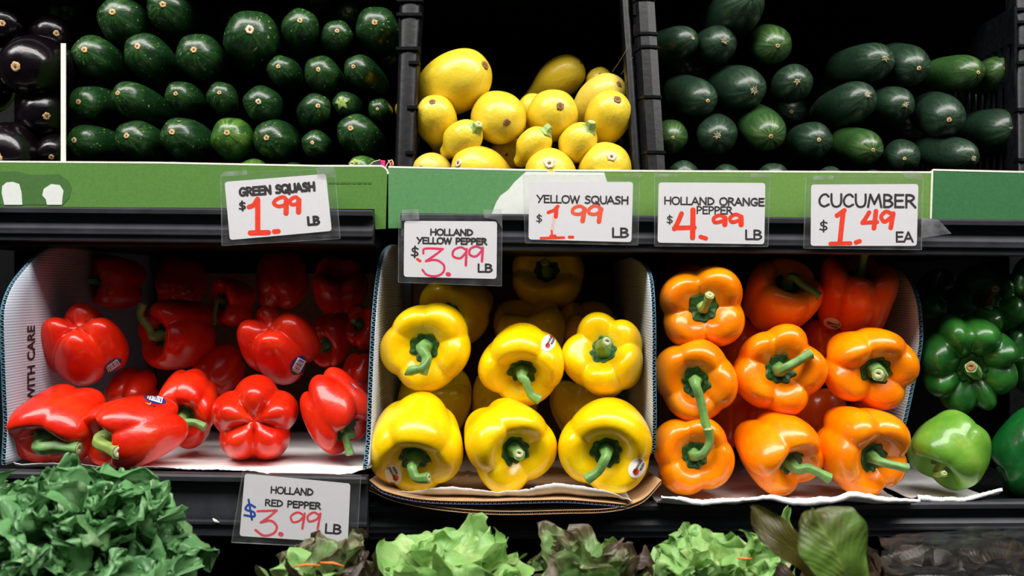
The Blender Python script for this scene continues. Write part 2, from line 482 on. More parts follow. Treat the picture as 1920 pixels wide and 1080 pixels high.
t = thing('produce_carton', (0.14, 0.02, 1.252), 'green printed carton front under yellow squash and cucumbers with a big white shape', 'box')
top = [(728, 315), (1000, 321), (1300, 323), (1747, 325)]
part('front_panel', *poly_plate([(728, 315), (1000, 321), (1130, 322), (1130, 405), (752, 428), (728, 428)], PY, 0.003), M['panelB'], t, False)
part('front_panel_right', *poly_plate([(1130, 322), (1300, 323), (1747, 325), (1746, 412), (1130, 406)], PY, 0.003), M['panelB2'], t, False)
part('board_edge', *edge_strip([(x, y - 0.4) for x, y in top], PY - 0.0002), M['board_edge'], t, False)
part('white_print', *poly_plate([(986, 322), (1133, 323.4), (1138, 340), (1152, 352), (1158, 403), (922, 401), (930, 380), (938, 367), (953, 356), (964, 342)], PY - 0.0005, 0.0003), M['printwhite'], t, False)
t = thing('produce_carton', (0.46, 0.02, 1.252), 'dark green carton front at the right end of the upper shelf', 'box')
top = [(1750, 320), (1900, 324), (2060, 327)]
part('front_panel', *poly_plate(top + [(2060, 414), (1746, 413)], PY - 0.0005, 0.003), M['panelC'], t, False)
part('board_edge', *edge_strip([(1747, 412), (1750, 320), (1900, 323.6), (2060, 326.6)], PY - 0.0008), M['board_edge'], t, False)


# ------------------------------------------------------------------ black crates on the upper shelf
def post(segs, half, depth, n=7):
    """lofted rounded post along path points (world), half widths, open profile bulging forward"""
    V = []; th = np.linspace(0, math.pi, n)
    for p, h in zip(segs, half):
        for a in th: V.append((p[0] - h * math.cos(a), p[1] - 0.55 * h * math.sin(a), p[2]))
        V.append((p[0] + h, p[1] + depth, p[2])); V.append((p[0] - h, p[1] + depth, p[2]))
    m = n + 2; Fc = grid_faces(len(segs), m, True); Fc += [tuple(range(m - 1, -1, -1)), tuple((len(segs) - 1) * m + i for i in range(m))]
    return np.array(V), Fc


def on_line(pxa, pya, ya, pxb, pyb, yb, k):
    return P(pxa, pya, ya) * (1 - k) + P(pxb, pyb, yb) * k


def rib_on(c, h, wfront=0.0026, t=0.0016, side=None):
    x0, x1 = c[0] - h - 0.0015, c[0] + h + 0.0015
    if side == 'r': x0 = c[0] + h * 0.1
    return box((x0, c[1] - 0.55 * h - wfront, c[2] - t), (x1, c[1] + 0.004, c[2] + t))


t = thing('plastic_crate', P(985, 420, 0.1), 'black plastic crate holding the yellow squash between its two corner posts', 'crate')
A = (770, 4, 0.075, 758, 330, 0.036)
seg = [on_line(*A, k) for k in np.linspace(0, 1.25, 9)]; half = np.interp(np.linspace(0, 1.25, 9), [0, .3, .31, 1.25], [.0125, .0115, .0110, .0098])
part('corner_post', *post(seg, half, 0.02), M['crate'], t, True, sharp=50)
for k, s in ((0.0, None), (0.085, None), (0.283, None), (0.365, 'r'), (0.62, 'r'), (0.875, 'r')):
    part('post_rib', *rib_on(on_line(*A, k), float(np.interp(k, [0, .3, .31, 1.25], [.0125, .0115, .0110, .0098])), side=s), M['crate'], t, False)
B = (1170, -40, 0.085, 1195, 330, 0.036)
seg = [on_line(*B, k) for k in np.linspace(0, 1.2, 8)]
part('corner_post', *post(seg, np.full(8, .0042), 0.02), M['crate'], t, True, sharp=50)
xl, xr, cb = P(758, 330, .036)[0], P(1195, 330, .036)[0], 1.2535
ch = []
for z in np.arange(cb + 0.02, 1.50, 0.022): ch.append(box((xl - 0.003, 0.07, z), (xl, 0.40, z + 0.012)))
part('side_wall', *join(ch + [box((xl - 0.003, 0.2 + 0.1 * i, cb), (xl, 0.212 + 0.1 * i, 1.50)) for i in range(2)]), M['crate'], t, False)
ch = []
for z in np.arange(cb + 0.02, 1.50, 0.022): ch.append(box((xr, 0.07, z), (xr + 0.003, 0.40, z + 0.012)))
part('side_wall', *join(ch + [box((xr, 0.2 + 0.1 * i, cb), (xr + 0.003, 0.212 + 0.1 * i, 1.50)) for i in range(2)]), M['crate'], t, False)
part('base', *box((xl, 0.03, cb - 0.001), (xr, 0.40, cb + 0.003)), M['crate'], t, False)
part('back_wall', *box((xl, 0.40, cb), (xr, 0.404, 1.50)), M['crate'], t, False)

t = thing('plastic_crate', P(1560, 420, 0.1), 'wide black plastic crate of cucumbers with ribbed left post and slatted right wall', 'crate')
C_ = (1204, -30, 0.080, 1226, 330, 0.033)
seg = [on_line(*C_, k) for k in np.linspace(0, 1.2, 8)]
hx = []
for p in seg:
    for dx, dy in ((-.0115, .004), (-.0060, -.0065), (.0030, -.0075), (.0115, -.004), (.0115, .02), (-.0115, .02)):
        hx.append((p[0] + dx, p[1] + dy, p[2]))
part('corner_post', np.array(hx), grid_faces(8, 6, True) + [(5, 4, 3, 2, 1, 0), tuple(42 + i for i in range(6))], M['crate'], t, False)
for k in (0.09, 0.275, 0.345, 0.605, 0.885):
    c = on_line(*C_, k); g = 0.0018
    hv = []
    for dz in (-.0014, .0014):
        for dx, dy in ((-.0108, .004), (-.0060, -.0065), (.0030, -.0075), (.0115, -.004), (.0115, .006), (-.0108, .006)):
            hv.append((c[0] + dx * (1 + g * 60), c[1] + dy - g * 1.2, c[2] + dz + (-0.002 if dx < -.01 and k > .3 and k < .4 else 0)))
    part('post_rib', np.array(hv), grid_faces(2, 6, True) + [(5, 4, 3, 2, 1, 0), tuple(6 + i for i in range(6))], M['crate'], t, False)
D_ = (1917, -20, 0.085, 1922, 330, 0.036)
seg = [on_line(*D_, k) for k in np.linspace(0, 1.2, 8)]
part('corner_post', *post(seg, np.full(8, .0085), 0.02), M['crate'], t, True, sharp=50)
for k in (0.12, 0.19, 0.32, 0.41, 0.66, 0.92):
    part('post_rib', *rib_on(on_line(*D_, k), .0085), M['crate'], t, False)
xl2, xr2 = P(1225, 330, .033)[0] + 0.004, P(1922, 330, .036)[0]
ch = [box((xr2 + 0.001, 0.06 + 0.016 * i, cb), (xr2 + 0.004, 0.0655 + 0.016 * i, 1.462)) for i in range(20)]
ch += [box((xr2 + 0.001, 0.06, 1.462), (xr2 + 0.004, 0.38, 1.50)), box((xr2 + 0.001, 0.06, 1.38), (xr2 + 0.004, 0.38, 1.388))]
part('side_wall', *join(ch), M['crate'], t, False)
part('base', *box((xl2, 0.03, cb - 0.001), (xr2, 0.40, cb + 0.003)), M['crate'], t, False)
part('back_wall', *box((xl2, 0.40, cb), (xr2, 0.404, 1.50)), M['crate'], t, False)
for i, (a, b) in enumerate((((1180, 85), (1148, 135)), ((1186, 108), (1164, 140)))):
    tag(part('straw', *tube([P(*a, 0.055), P((a[0] + b[0]) / 2 + 1, (a[1] + b[1]) / 2, 0.075), P(*b, 0.095)], 0.00035, 6), M['straw'], None),
        'thin dry straw sticking off the ribbed crate post, %s one' % ('upper' if i == 0 else 'lower'), 'straw', 'straws by the crate post')


# ------------------------------------------------------------------ corrugated cartons of the pepper row
def arclen(C): return np.r_[0, np.cumsum(np.linalg.norm(np.diff(C, axis=0), axis=1))]


def corrugated(t, edge, sweep, nrm, th, pitch, m_in, m_out, m_fl, fl_depth=0.03, names=('inner_liner', 'outer_liner', 'corrugated_edge')):
    """A sheet of board: front edge curve, swept back by sweep(p); nrm points from the inner to the outer liner."""
    edge = np.asarray(edge, float); nrm = np.asarray(nrm, float)
    n = len(edge); back = np.array([sweep(p) for p in edge]); out = []
    for nm, off, m in ((names[0], 0.0, m_in), (names[1], th, m_out)):
        k = 12; rows = []
        for i in range(k): rows.append(edge + nrm * off + (back - edge) * (i / (k - 1)))
        o = part(nm, np.concatenate(rows), grid_faces(k, n), m, t)
        solid(o, 0.0006)
        out.append(o)
    s = arclen(edge); L = s[-1]; kk = int(L / pitch * 8)
    u = np.linspace(0, L, kk); pts = np.stack([np.interp(u, s, edge[:, i]) for i in range(3)], 1)
    bk = np.stack([np.interp(u, s, back[:, i]) for i in range(3)], 1)
    d = bk - pts; d /= np.linalg.norm(d, axis=1)[:, None]
    ph = np.clip(1.35 * np.sin(u / pitch * 2 * math.pi), -1, 1)
    pts = pts + nrm * (th * 0.5 + ph * th * 0.42)[:, None]
    a = pts + d * 0.0004; b = pts + d * fl_depth
    o = part(names[2], np.concatenate((a, b)), grid_faces(2, kk), m_fl, t); solid(o, 0.0005)
    return out


def px_edge(X, pts):
    """front edge of an upright wall: pts are picture points, X(py) the wall's lateral position."""
    out = []
    for px, py in pts:
        x = X(py) if callable(X) else X
        y = x * F / (px - 960.0) + CY
        out.append(P(px, py, y))
    return catmull(out, 40)


red_box = thing('produce_carton', (-0.31, 0.1, 1.019), 'white lined cardboard carton of red peppers with blue cut edge, at far left', 'box')
e = px_edge(-0.4895, [(10, 872), (14, 800), (12, 740), (9, 660), (8, 590), (14, 560), (28, 530), (52, 500), (76, 474), (100, 462)])
corrugated(red_box, e, lambda p: np.array((p[0], 0.36, p[2])), (-1, 0, 0), 0.0042, 0.0052, M['liner'], M['blueedge'], M['flutedark'])
part('back_wall', *box((-0.485, 0.36, 1.019), (-0.150, 0.364, 1.22)), M['kraftdark'], red_box, False)  # darker kraft puts the shade at the back into the colour
yel_box = thing('produce_carton', (0.0, 0.1, 0.99), 'white lined cardboard carton of yellow peppers with bowed front and blue cut edges', 'box')
e = px_edge(-0.1365, [(689, 880), (695, 820), (698, 740), (701, 670), (704, 610), (709, 550), (714, 510), (721, 478), (732, 462), (742, 459)])
corrugated(yel_box, e, lambda p: np.array((p[0], 0.36, p[2])), (-1, 0, 0), 0.0042, 0.0052, M['liner'], M['blueedge'], M['flutedark'])
e = px_edge(0.1375, [(1222, 850), (1224, 780), (1223, 700), (1223, 620), (1221, 560), (1217, 522), (1208, 498), (1195, 487), (1183, 482)])
corrugated(yel_box, e, lambda p: np.array((p[0], 0.36, p[2])), (1, 0, 0), 0.0036, 0.0052, M['liner'], M['blueedge'], M['flutedark'])
part('back_wall', *box((-0.135, 0.36, 0.995), (0.136, 0.364, 1.22)), M['kraftdark'], yel_box, False)  # shade behind the yellow peppers is in this dark kraft
orange_box = thing('produce_carton', (0.26, 0.1, 0.987), 'white lined cardboard carton of orange peppers, its right wall bowed outward', 'box')
e = px_edge(lambda py: float(np.interp(py, [500, 600, 700, 780, 880], [.425, .432, .428, .404, .402])),
            [(1672, 866), (1690, 800), (1708, 720), (1722, 650), (1723, 620), (1719, 570), (1706, 530), (1690, 508), (1672, 495)])
corrugated(orange_box, e, lambda p: np.array((p[0] - 0.006, 0.34, p[2])), (1, 0, 0), 0.0042, 0.0052, M['liner'], M['blueedge'], M['flutedark'])
part('back_wall', *box((0.146, 0.34, 0.987), (0.386, 0.344, 1.20)), M['kraftdark'], orange_box, False)  # dark kraft carries the shade behind the orange peppers


def wavy_edge(pts):
    return catmull([P(px, py, y) for px, py, y in pts], 60)


def floor_sheet(edge, mats, th, names):
    def sweep(p): return np.array((p[0] * 0.93, 0.33, 0.987))
    corrugated(yel_box, edge, sweep, (0, 0, -1), th, 0.0042, mats[0], mats[1], mats[2], names=names)


e1 = wavy_edge([(692, 900, -0.040), (720, 920, -0.048), (790, 936, -0.054), (900, 940, -0.057), (990, 938, -0.058), (1060, 937, -0.057), (1120, 941, -0.054), (1175, 946, -0.050)])
floor_sheet(e1, (M['kraft'], M['blueink'], M['kraftdark']), 0.0030, ('base', 'base_underside', 'base_corrugated_edge'))
e2 = wavy_edge([(692, 914, -0.038), (740, 934, -0.046), (820, 950, -0.053), (930, 959, -0.056), (1060, 957, -0.055), (1150, 953, -0.052), (1205, 936, -0.044), (1240, 900, -0.036)])
floor_sheet(e2, (M['kraft'], M['kraft'], M['kraftdark']), 0.0030, ('lower_base', 'lower_base_underside', 'lower_base_corrugated_edge'))


def text_mesh(s, bold=0.0):
    c = bpy.data.curves.new('t', 'FONT'); c.body = s; c.size = 1.0; c.offset = bold; c.resolution_u = 4; c.space_character = 1.0
    o = bpy.data.objects.new('t', c); COL.objects.link(o)
    bpy.context.view_layer.update()
    me = bpy.data.meshes.new_from_object(o.evaluated_get(bpy.context.evaluated_depsgraph_get()))
    V = np.array([v.co[:2] for v in me.vertices]); Fc = [tuple(p.vertices) for p in me.polygons]
    bpy.data.objects.remove(o); bpy.data.curves.remove(c); bpy.data.meshes.remove(me)
    V[:, 0] -= V[:, 0].min(); V[:, 1] -= V[:, 1].min()
    return V, Fc


def fit_text(s, a, b, h, bold=0.0):
    """2D text in picture units: baseline from a to b, cap height h."""
    V, Fc = text_mesh(s, bold)
    a, b = np.array(a, float), np.array(b, float); d = b - a; L = np.linalg.norm(d); d /= L; n = np.array((d[1], -d[0]))
    q = a + np.outer(V[:, 0] / V[:, 0].max() * L, d) + np.outer(V[:, 1] / V[:, 1].max() * h, n)
    return q, Fc


V, Fc = text_mesh('WITH CARE', 0.028)
V = V / V[:, 0].max() * 0.078; V[:, 1] *= 0.0125 / V[:, 1].max()
z0 = P(55, 755, 0.01)[2]
part('printed_words', np.stack((np.full(len(V), -0.4885), 0.020 - V[:, 1] * 1.3, z0 + V[:, 0]), 1), Fc, M['ink'], red_box, False)


# ------------------------------------------------------------------ tissue paper
def tissue(name, label, xs, yb, zf, front, seed, amp=0.0016, drape=0.0, nx=120, ny=26):
    """sheet lying on a shelf: front = list of picture points of the ragged front edge (px, py, y)"""
    r = np.random.RandomState(seed)
    E = np.array([P(*f) for f in front]); u = np.linspace(xs[0], xs[1], nx)
    ey = np.interp(u, E[:, 0], E[:, 1]); ez = np.interp(u, E[:, 0], E[:, 2])
    ez = ez + ring_noise(np.c_[u * 60, u * 23, u * 0], seed + 4, 0.0012, 1.0) + r.normal(0, 0.00025, nx)
    ey = ey + ring_noise(np.c_[u * 45, u * 90, u * 0], seed + 5, 0.0022, 1.0)
    V = []
    for i in range(ny):
        k = i / (ny - 1)
        y = ey + (yb - ey) * k ** 1.4; z = zf + (ez - zf) * np.exp(-k * 9)
        V.append(np.stack((u, y, z), 1))
    V = np.concatenate(V)
    w = np.clip((V[:, 1] - (-0.09)) / 0.05, 0.25, 1)
    hang = V[:nx].copy(); hang[:, 1] -= 0.0012; hang[:, 2] -= drape * (1 + ring_noise(np.c_[u * 70, u * 31, u * 0], seed + 6, 0.8, 1.0))
    V[:, 2] += np.abs(ring_noise(V * np.array((60, 60, 20)), seed + 1, amp, 1.0)) * w + np.abs(ring_noise(V * np.array((160, 120, 20)), seed + 2, amp * 0.4, 1.0))
    if drape: V = np.concatenate((hang, V)); ny += 1
    o = part(name, V, grid_faces(ny, nx), M['tissue']); solid(o, 0.0003)
    return tag(o, label, 'paper', 'tissue paper sheets under the peppers')


tissue('tissue_paper', 'white tissue paper lying under the red peppers', (-0.485, P(688, 880, -0.03)[0]), 0.25, 1.0195,
       [(0, 868, -0.030), (300, 880, -0.032), (420, 882, -0.034), (560, 888, -0.036), (660, 890, -0.036), (690, 880, -0.034)], 3, 0.0010)
tissue('tissue_paper', 'white tissue sheet on the cardboard under the yellow peppers', (-0.115, 0.115), 0.24, 0.9925,
       [(740, 925, -0.035), (800, 922, -0.04), (850, 916, -0.045), (930, 926, -0.050), (990, 920, -0.052), (1040, 908, -0.050), (1090, 910, -0.052), (1140, 926, -0.054), (1185, 942, -0.054)], 5, 0.0009)
tissue('tissue_paper', 'crumpled white tissue hanging over the rail under the orange peppers', (P(1235, 900, -.03)[0], P(1712, 930, -.03)[0]), 0.25, 0.985,
       [(1230, 934, -0.046), (1330, 937, -0.047), (1450, 932, -0.046), (1480, 937, -0.047), (1530, 935, -0.047), (1590, 924, -0.042), (1650, 933, -0.046), (1705, 936, -0.046)], 7, 0.0012, 0.0040)
tissue('tissue_paper', 'greyish crumpled tissue under the pale green pepper', (P(1716, 930, -.01)[0], P(1875, 930, -.01)[0]), 0.25, 0.985,
       [(1700, 930, -0.018), (1760, 935, -0.018), (1800, 934, -0.018), (1840, 926, -0.016), (1878, 918, -0.015)], 9, 0.0012, 0.002)

# ------------------------------------------------------------------ bell peppers
PROF = [(0.0, -.66, 0, 0), (.13, -.70, .02, .03), (.28, -.82, .14, .15), (.48, -.90, .22, .20), (.68, -.84, .24, .15), (.84, -.60, .20, .05), (.94, -.22, .13, 0), (1.0, .18, .11, 0),
        (1.0, .48, .15, -.04), (.92, .74, .19, -.10), (.75, .89, .19, -.17), (.56, .85, .15, -.17), (.40, .71, .09, -.10), (.29, .58, .03, -.04), (.17, .50, 0, 0), (0.0, .49, 0, 0)]


class Pepper:
    def __init__(s, seed, lobes=4, H=1.0, crease=1.0, nt=60, ns=120, lump=1.0, taper=0.0, jit=.17):
        r = np.random.RandomState(seed); s.H = H; s.nt, s.ns = nt, ns; s.seed = seed
        P_ = np.array(PROF); P_ = np.c_[P_[:, 0], P_[:, 1], np.zeros(len(P_)), P_[:, 2:]]
        s.prof = catmull(P_, nt); s.th = np.linspace(0, 2 * math.pi, ns, endpoint=False)
        L = lobes; s.b = (np.arange(L) + r.uniform(-jit, jit, L)) * 2 * math.pi / L
        s.amp = r.uniform(-1, 1, L) * lump; s.amp2 = r.uniform(-1, 1, L) * lump
        s.C = crease; s.taper = taper

    def lobe(s, th):
        th = np.mod(th - s.b[0], 2 * math.pi) + s.b[0]; L = len(s.b); bb = np.r_[s.b, s.b[0] + 2 * math.pi]
        i = np.clip(np.searchsorted(bb, th, side='right') - 1, 0, L - 1)
        u = (th - bb[i]) / (bb[i + 1] - bb[i]); q = np.sin(math.pi * np.clip(u, 0, 1))
        return 1 - (q * q + 0.012) ** 0.33, q ** 0.9 * s.amp[i], q ** 0.9 * s.amp2[i]

    def body(s, R, th):
        """R: rows of the profile (n,5); th: (m,) -> (n,m,3)"""
        cr, a1, a2 = s.lobe(th)
        r = R[:, 0][:, None] * (1 - s.C * R[:, 3][:, None] * cr * 1.25) * (1 + 0.085 * a1 * np.clip(R[:, 0], .2, 1)[:, None])
        z = R[:, 1][:, None] + s.C * R[:, 4][:, None] * cr * 1.15 + 0.10 * a2 * np.clip(R[:, 0] * 1.6 - .5, 0, 1)[:, None] * np.tanh(R[:, 1] * 2.5)[:, None]
        r = r * (1 + s.taper * (R[:, 1][:, None] - .3))
        V = np.stack((r * np.cos(th), r * np.sin(th), z * s.H), 2); sh = V.shape
        V = V.reshape(-1, 3); V = V * (1 + ring_noise(V, s.seed + 7, 0.022)[:, None])
        return V.reshape(sh)

    def mesh(s):
        V = s.body(s.prof, s.th).reshape(-1, 3); n = s.ns
        V = np.concatenate((V[n:-n], V[:n].mean(0)[None], V[-n:].mean(0)[None]))
        k = s.nt - 2; Fc = grid_faces(k, n, True); a, b = k * n, k * n + 1
        Fc += [(a, (j + 1) % n, j) for j in range(n)] + [(b, (k - 1) * n + j, (k - 1) * n + (j + 1) % n) for j in range(n)]
        return V, Fc

    def calyx(s, size=0.33, tips=8, lift=0.014):
        r = np.random.RandomState(s.seed + 3); m = tips * 6; th = np.linspace(0, 2 * math.pi, m, endpoint=False)
        pr = s.prof[::-1]; i1 = int(np.argmax(pr[:, 0] > 0.62)); pr = pr[:i1]
        star = size * (1 + 0.17 * np.abs(np.cos(th * tips / 2)) ** 2 * 1.0 + 0.06 * np.sin(th * 3 + s.seed)) - 0.04
        rows = []
        for k in np.linspace(0.0, 1, 9):
            row = []
            for j, a in enumerate(th):
                rr = star[j] * k
                R = np.array([[np.interp(rr, pr[:, 0], pr[:, c]) for c in range(5)]]); R[0, 0] = max(rr, 1e-4)
                p = s.body(R, np.array([a]))[0, 0]
                frill = 0.014 * k ** 3 * math.sin(a * tips * 1.5 + s.seed)
                row.append(p + np.array((0, 0, lift + 0.012 * math.sin(min(k, .8) * 3.5) + frill)))
            rows.append(row)
        V = np.array(rows).reshape(-1, 3)
        return V, grid_faces(9, m, True)


NP = [100]


def pepper(kind, bbox, y, label, pole=None, end='stem', d=None, tip=None, via=None, lobes=4, H=1.0, roll=0.0, crease=1.0, seed=None, group=None,
           stickers=(), lump=1.0, stem=True, fat=1.0, calyx=0.33, mat=None, stemmat='stem', detail=1, aniso=True, taper=0.0, jit=.17, cut='cut'):
    NP[0] += 1; seed = seed or NP[0]
    pp = Pepper(seed, lobes, H, crease, 60 if detail else 36, 120 if detail else 60, lump, taper, jit)
    V0, Fc = pp.mesh(); x0, y0, x1, y1 = bbox; cx, cy = (x0 + x1) / 2, (y0 + y1) / 2
    c = P(cx, cy, y); R = ((x1 - x0) + (y1 - y0)) / 4 * (y - CY) / F
    sgn = 1.0 if end == 'stem' else -1.0
    ploc = np.array((0, 0, 0.50 * H if sgn > 0 else -0.68 * H))
    if d is None:
        off = (np.array(pole) - (cx, cy)) / ((x1 - x0) / 2); o = np.array((off[0], -off[1])) * 1.2
    sc = np.ones(3)
    for it in range(7):
        if d is None:
            o_ = o.copy(); q = np.linalg.norm(o_)
            if q > 0.92: o_ *= 0.92 / q
            r_, u_, f_ = view_frame(c); dd = sgn * (r_ * o_[0] + u_ * o_[1] + f_ * math.sqrt(1 - o_ @ o_))
        else: dd = np.array(d, float)
        B = basis(dd, roll); Vw = (V0 @ B.T) * R * sc + c
        pr = proj(Vw); mn, mx = pr.min(0), pr.max(0); w, h = mx - mn
        sx, sz = (x1 - x0) / w, (y1 - y0) / h; g = math.sqrt(sx * sz); R *= g
        if aniso:
            sc[0] *= np.clip(sx / g, .93, 1.07); sc[2] *= np.clip(sz / g, .93, 1.07); sc = np.clip(sc, 0.87, 1.15)
        e_ = np.array((cx, cy)) - (mn + mx) / 2; s_ = (c[1] - CY) / F; c = c + np.array((e_[0] * s_, 0, -e_[1] * s_))
        if d is None:
            pw = proj(((B @ ploc) * R * sc + c)[None])[0]; er = (np.array(pole) - pw) / (R * F / (c[1] - CY))
            o = o + np.array((er[0], -er[1])) * 0.9
    W_ = lambda v: (np.asarray(v) @ B.T) * R * sc + c
    Vw = W_(V0); lo = Vw[np.argmin(Vw[:, 2])]
    t = thing('bell_pepper', (c[0], c[1], lo[2]), label, 'pepper', group)
    body = part('flesh', Vw, Fc, M[mat or kind], t, lc=V0)
    if stem:
        cv, cf = pp.calyx(calyx)
        o = part('calyx', W_(cv), cf, M['calyx'], t); solid(o, 0.0009)
        p0 = W_((0, 0, 0.49 * H)); ln = 0.85 * R; rb = 0.132 * R * fat
        if tip is not None:
            ty = p0[1]; q = P(*tip, ty); ip = math.hypot(q[0] - p0[0], q[2] - p0[2]); ty = p0[1] - math.sqrt(max(ln**2 - ip**2, (0.45 * R)**2)) * (1 if dd[1] < 0.2 else 0.2)
            q = P(*tip, ty)
        else: q = p0 + dd * ln; ty = q[1]
        mids = [p0 + dd * 0.42 * R]
        if via is not None:
            for i, v in enumerate(via): k = (i + 1) / (len(via) + 1); mids.append(P(*v, mids[0][1] * (1 - k) + ty * k))
        path = catmull([p0] + mids + [q], 18); k = np.linspace(0, 1, 18)
        rad = rb * np.interp(k, [0, .15, .35, .75, .9, 1], [1.35, 1.12, .82, .72, .84, .92])
        sv, sf = tube(path, rad, 20, 0.07, 5)
        so = part('stem', sv, sf, M[stemmat], t, sharp=60)
        dirn = path[-1] - path[-2]; dirn /= np.linalg.norm(dirn)
        cvv, cff = tube([path[-1] - dirn * 0.0002, path[-1] + dirn * 0.0007, path[-1] + dirn * 0.0004], [rad[-1] * .84, rad[-1] * .7, rad[-1] * .2], 16)
        part('stem_cut', cvv, cff, M[cut], so)
    if stickers:
        bv = BVHTree.FromPolygons([tuple(v) for v in Vw], [tuple(f) for f in Fc]); C0 = Vector((0, CY, CZ))

        def conform(q, lift):
            out = []
            for a in q:
                dr = Vector(P(a[0], a[1], 0.0)) - C0; dr.normalize()
                hit, nr, _, _ = bv.ray_cast(C0, dr)
                if hit is None: hit, nr, _, _ = bv.find_nearest(Vector(P(a[0], a[1], c[1] - R * .5)))
                if nr.dot(dr) > 0: nr = -nr
                out.append(hit + nr * lift)
            return np.array([tuple(v) for v in out])
        for st in stickers: sticker(t, conform, *st)
    return t


def disc2(cx, cy, a, b, rot, rings=6, n=28, lens=False):
    q = []; cs, sn = math.cos(rot), math.sin(rot)
    for i in range(rings + 1):
        for j in range(n):
            th = 2 * math.pi * j / n; k = i / rings + 1e-3 * (i == 0)
            X, Y = a * k * math.cos(th), b * k * math.sin(th)
            if lens: Y = b * k * math.sin(th) * (0.55 + 0.45 * abs(math.sin(th)))
            q.append((cx + X * cs + Y * sn, cy + X * sn * 1 - Y * cs))
    return np.array(q), grid_faces(rings + 1, n, True)


def sub2(q, Fc, times=1):
    return q, Fc


def rect2(cx, cy, a, b, rot, ox, oy, hw, hh, n=4):
    cs, sn = math.cos(rot), math.sin(rot); q = []
    for j in range(n + 1):
        for i in range(n + 1):
            X, Y = ox + hw * (2 * i / n - 1), oy + hh * (2 * j / n - 1)
            q.append((cx + X * cs + Y * sn, cy + X * sn - Y * cs))
    return np.array(q), grid_faces(n + 1, n + 1)


def sticker(t, conform, kind, cx, cy, a, b, rot):
    rot = math.radians(-rot)
    if kind == 'red':
        q, f = disc2(cx, cy, a, b, rot, lens=True); s = part('sticker', conform(q, 0.0004), f, M['stkblue'], t)
        q, f = rect2(cx, cy, a, b, rot, a * .10, 0, a * .56, b * .60); part('white_field', conform(q, 0.0008), f, M['stkwhite'], s)
        ch = []
        for i in range(7):
            q, f = rect2(cx, cy, a, b, rot, a * (-.30 + .135 * i), b * (.08 if i % 2 else -.05), a * (.022 + .02 * (i % 3 == 0)), b * .40, 3); ch.append((conform(q, 0.0011), f))
        part('barcode', *join(ch), M['stkblue'], s)
        q, f = rect2(cx, cy, a, b, rot, -a * .58, 0, a * .06, b * .5); part('yellow_stripe', conform(q, 0.0008), f, M['stkyellow'], s)
    else:
        q, f = disc2(cx, cy, a, b, rot); s = part('sticker', conform(q, 0.0004), f, M['stkwhite'], t)
        q, f = disc2(cx - a * .35 * math.cos(rot) - b * .1 * math.sin(rot), cy - a * .35 * math.sin(rot) + b * .1 * math.cos(rot), a * .30, b * .36, rot, 3, 14); part('tomato_mark', conform(q, 0.0008), f, M['stkred'], s)
        cs, sn = math.cos(rot), math.sin(rot)
        for txt, ox, oy, wid, h, nm in (('nveste', -.52 * a, -.12 * b, 1.25 * a, .34 * b, 'brand_lettering'), ('4689', -.10 * a, -.62 * b, .80 * a, .36 * b, 'number_lettering')):
            A_ = (cx + ox * cs + oy * sn, cy + ox * sn - oy * cs); B_ = (A_[0] + wid * cs, A_[1] + wid * sn)
            q, f = fit_text(txt, A_, B_, h, 0.02); part(nm, conform(q, 0.0011), f, M['ink'], s, False)
        q, f = rect2(cx, cy, a, b, rot, a * .80, b * .1, a * .07, b * .26, 3); part('red_tab', conform(q, 0.0008), f, M['stkred'], s)


GY, GO, GR, GG = 'yellow bell peppers in the white lined carton', 'orange bell peppers stacked on the tissue', 'red bell peppers in the left carton', 'green bell peppers at the right end'
pepper('yellow', (711, 568, 883, 736), .035, 'yellow bell pepper in upper row, leftmost, with leaf bit hanging off its stem', pole=(797, 652), tip=(790, 700), via=[(800, 672)], lobes=5, H=.82, roll=.3, crease=.55, group=GY, fat=1.1)
part('leaf_scrap', *tube(catmull([P(806, 668, -.012), P(790, 690, -.018), P(774, 694, -.016), P(760, 702, -.008)], 12), np.interp(np.linspace(0, 1, 12), [0, .3, .7, 1], [.0012, .003, .0055, .0012]), 10), M['stem'], [o for o in bpy.data.objects if o.name.startswith('bell_pepper')][-1])
pepper('yellow', (896, 605, 1058, 762), .035, 'tilted yellow bell pepper in middle of the upper row with white sticker', pole=(979, 694), tip=(1012, 750), via=[(984, 712), (996, 740)], lobes=4, H=.95, roll=.9, crease=.6, group=GY,
       stickers=[('y', 1028, 643, 16, 13, 62)])
pepper('yellow', (1052, 585, 1206, 746), .04, 'small yellow bell pepper in upper row, right, with short upright stem', pole=(1130, 659), tip=(1138, 641), lobes=5, H=.8, roll=.2, crease=.9, group=GY, fat=1.15)
pepper('yellow', (690, 734, 869, 927), -.008, 'big yellow bell pepper in front row, left, with white sticker and hooked stem', pole=(777, 853), tip=(804, 896), via=[(772, 876), (780, 896)], lobes=4, H=1.02, roll=.75, crease=.6, group=GY,
       stickers=[('y', 737, 890, 20, 15, 118)], lump=.6)
pepper('yellow', (870, 746, 1045, 928), -.010, 'big yellow bell pepper in middle of the front row, stem end facing out', pole=(964, 842), tip=(973, 851), lobes=4, H=.95, roll=.35, crease=.75, group=GY, seed=223, fat=1.05)
pepper('yellow', (1046, 745, 1223, 926), -.008, 'big yellow bell pepper in front row, right, with white sticker and stem leaning left', pole=(1137, 844), tip=(1099, 900), via=[(1134, 862), (1122, 884)], lobes=3, H=.95, roll=.1, crease=.6, group=GY,
       stickers=[('y', 1194, 877, 20, 15, 62)])
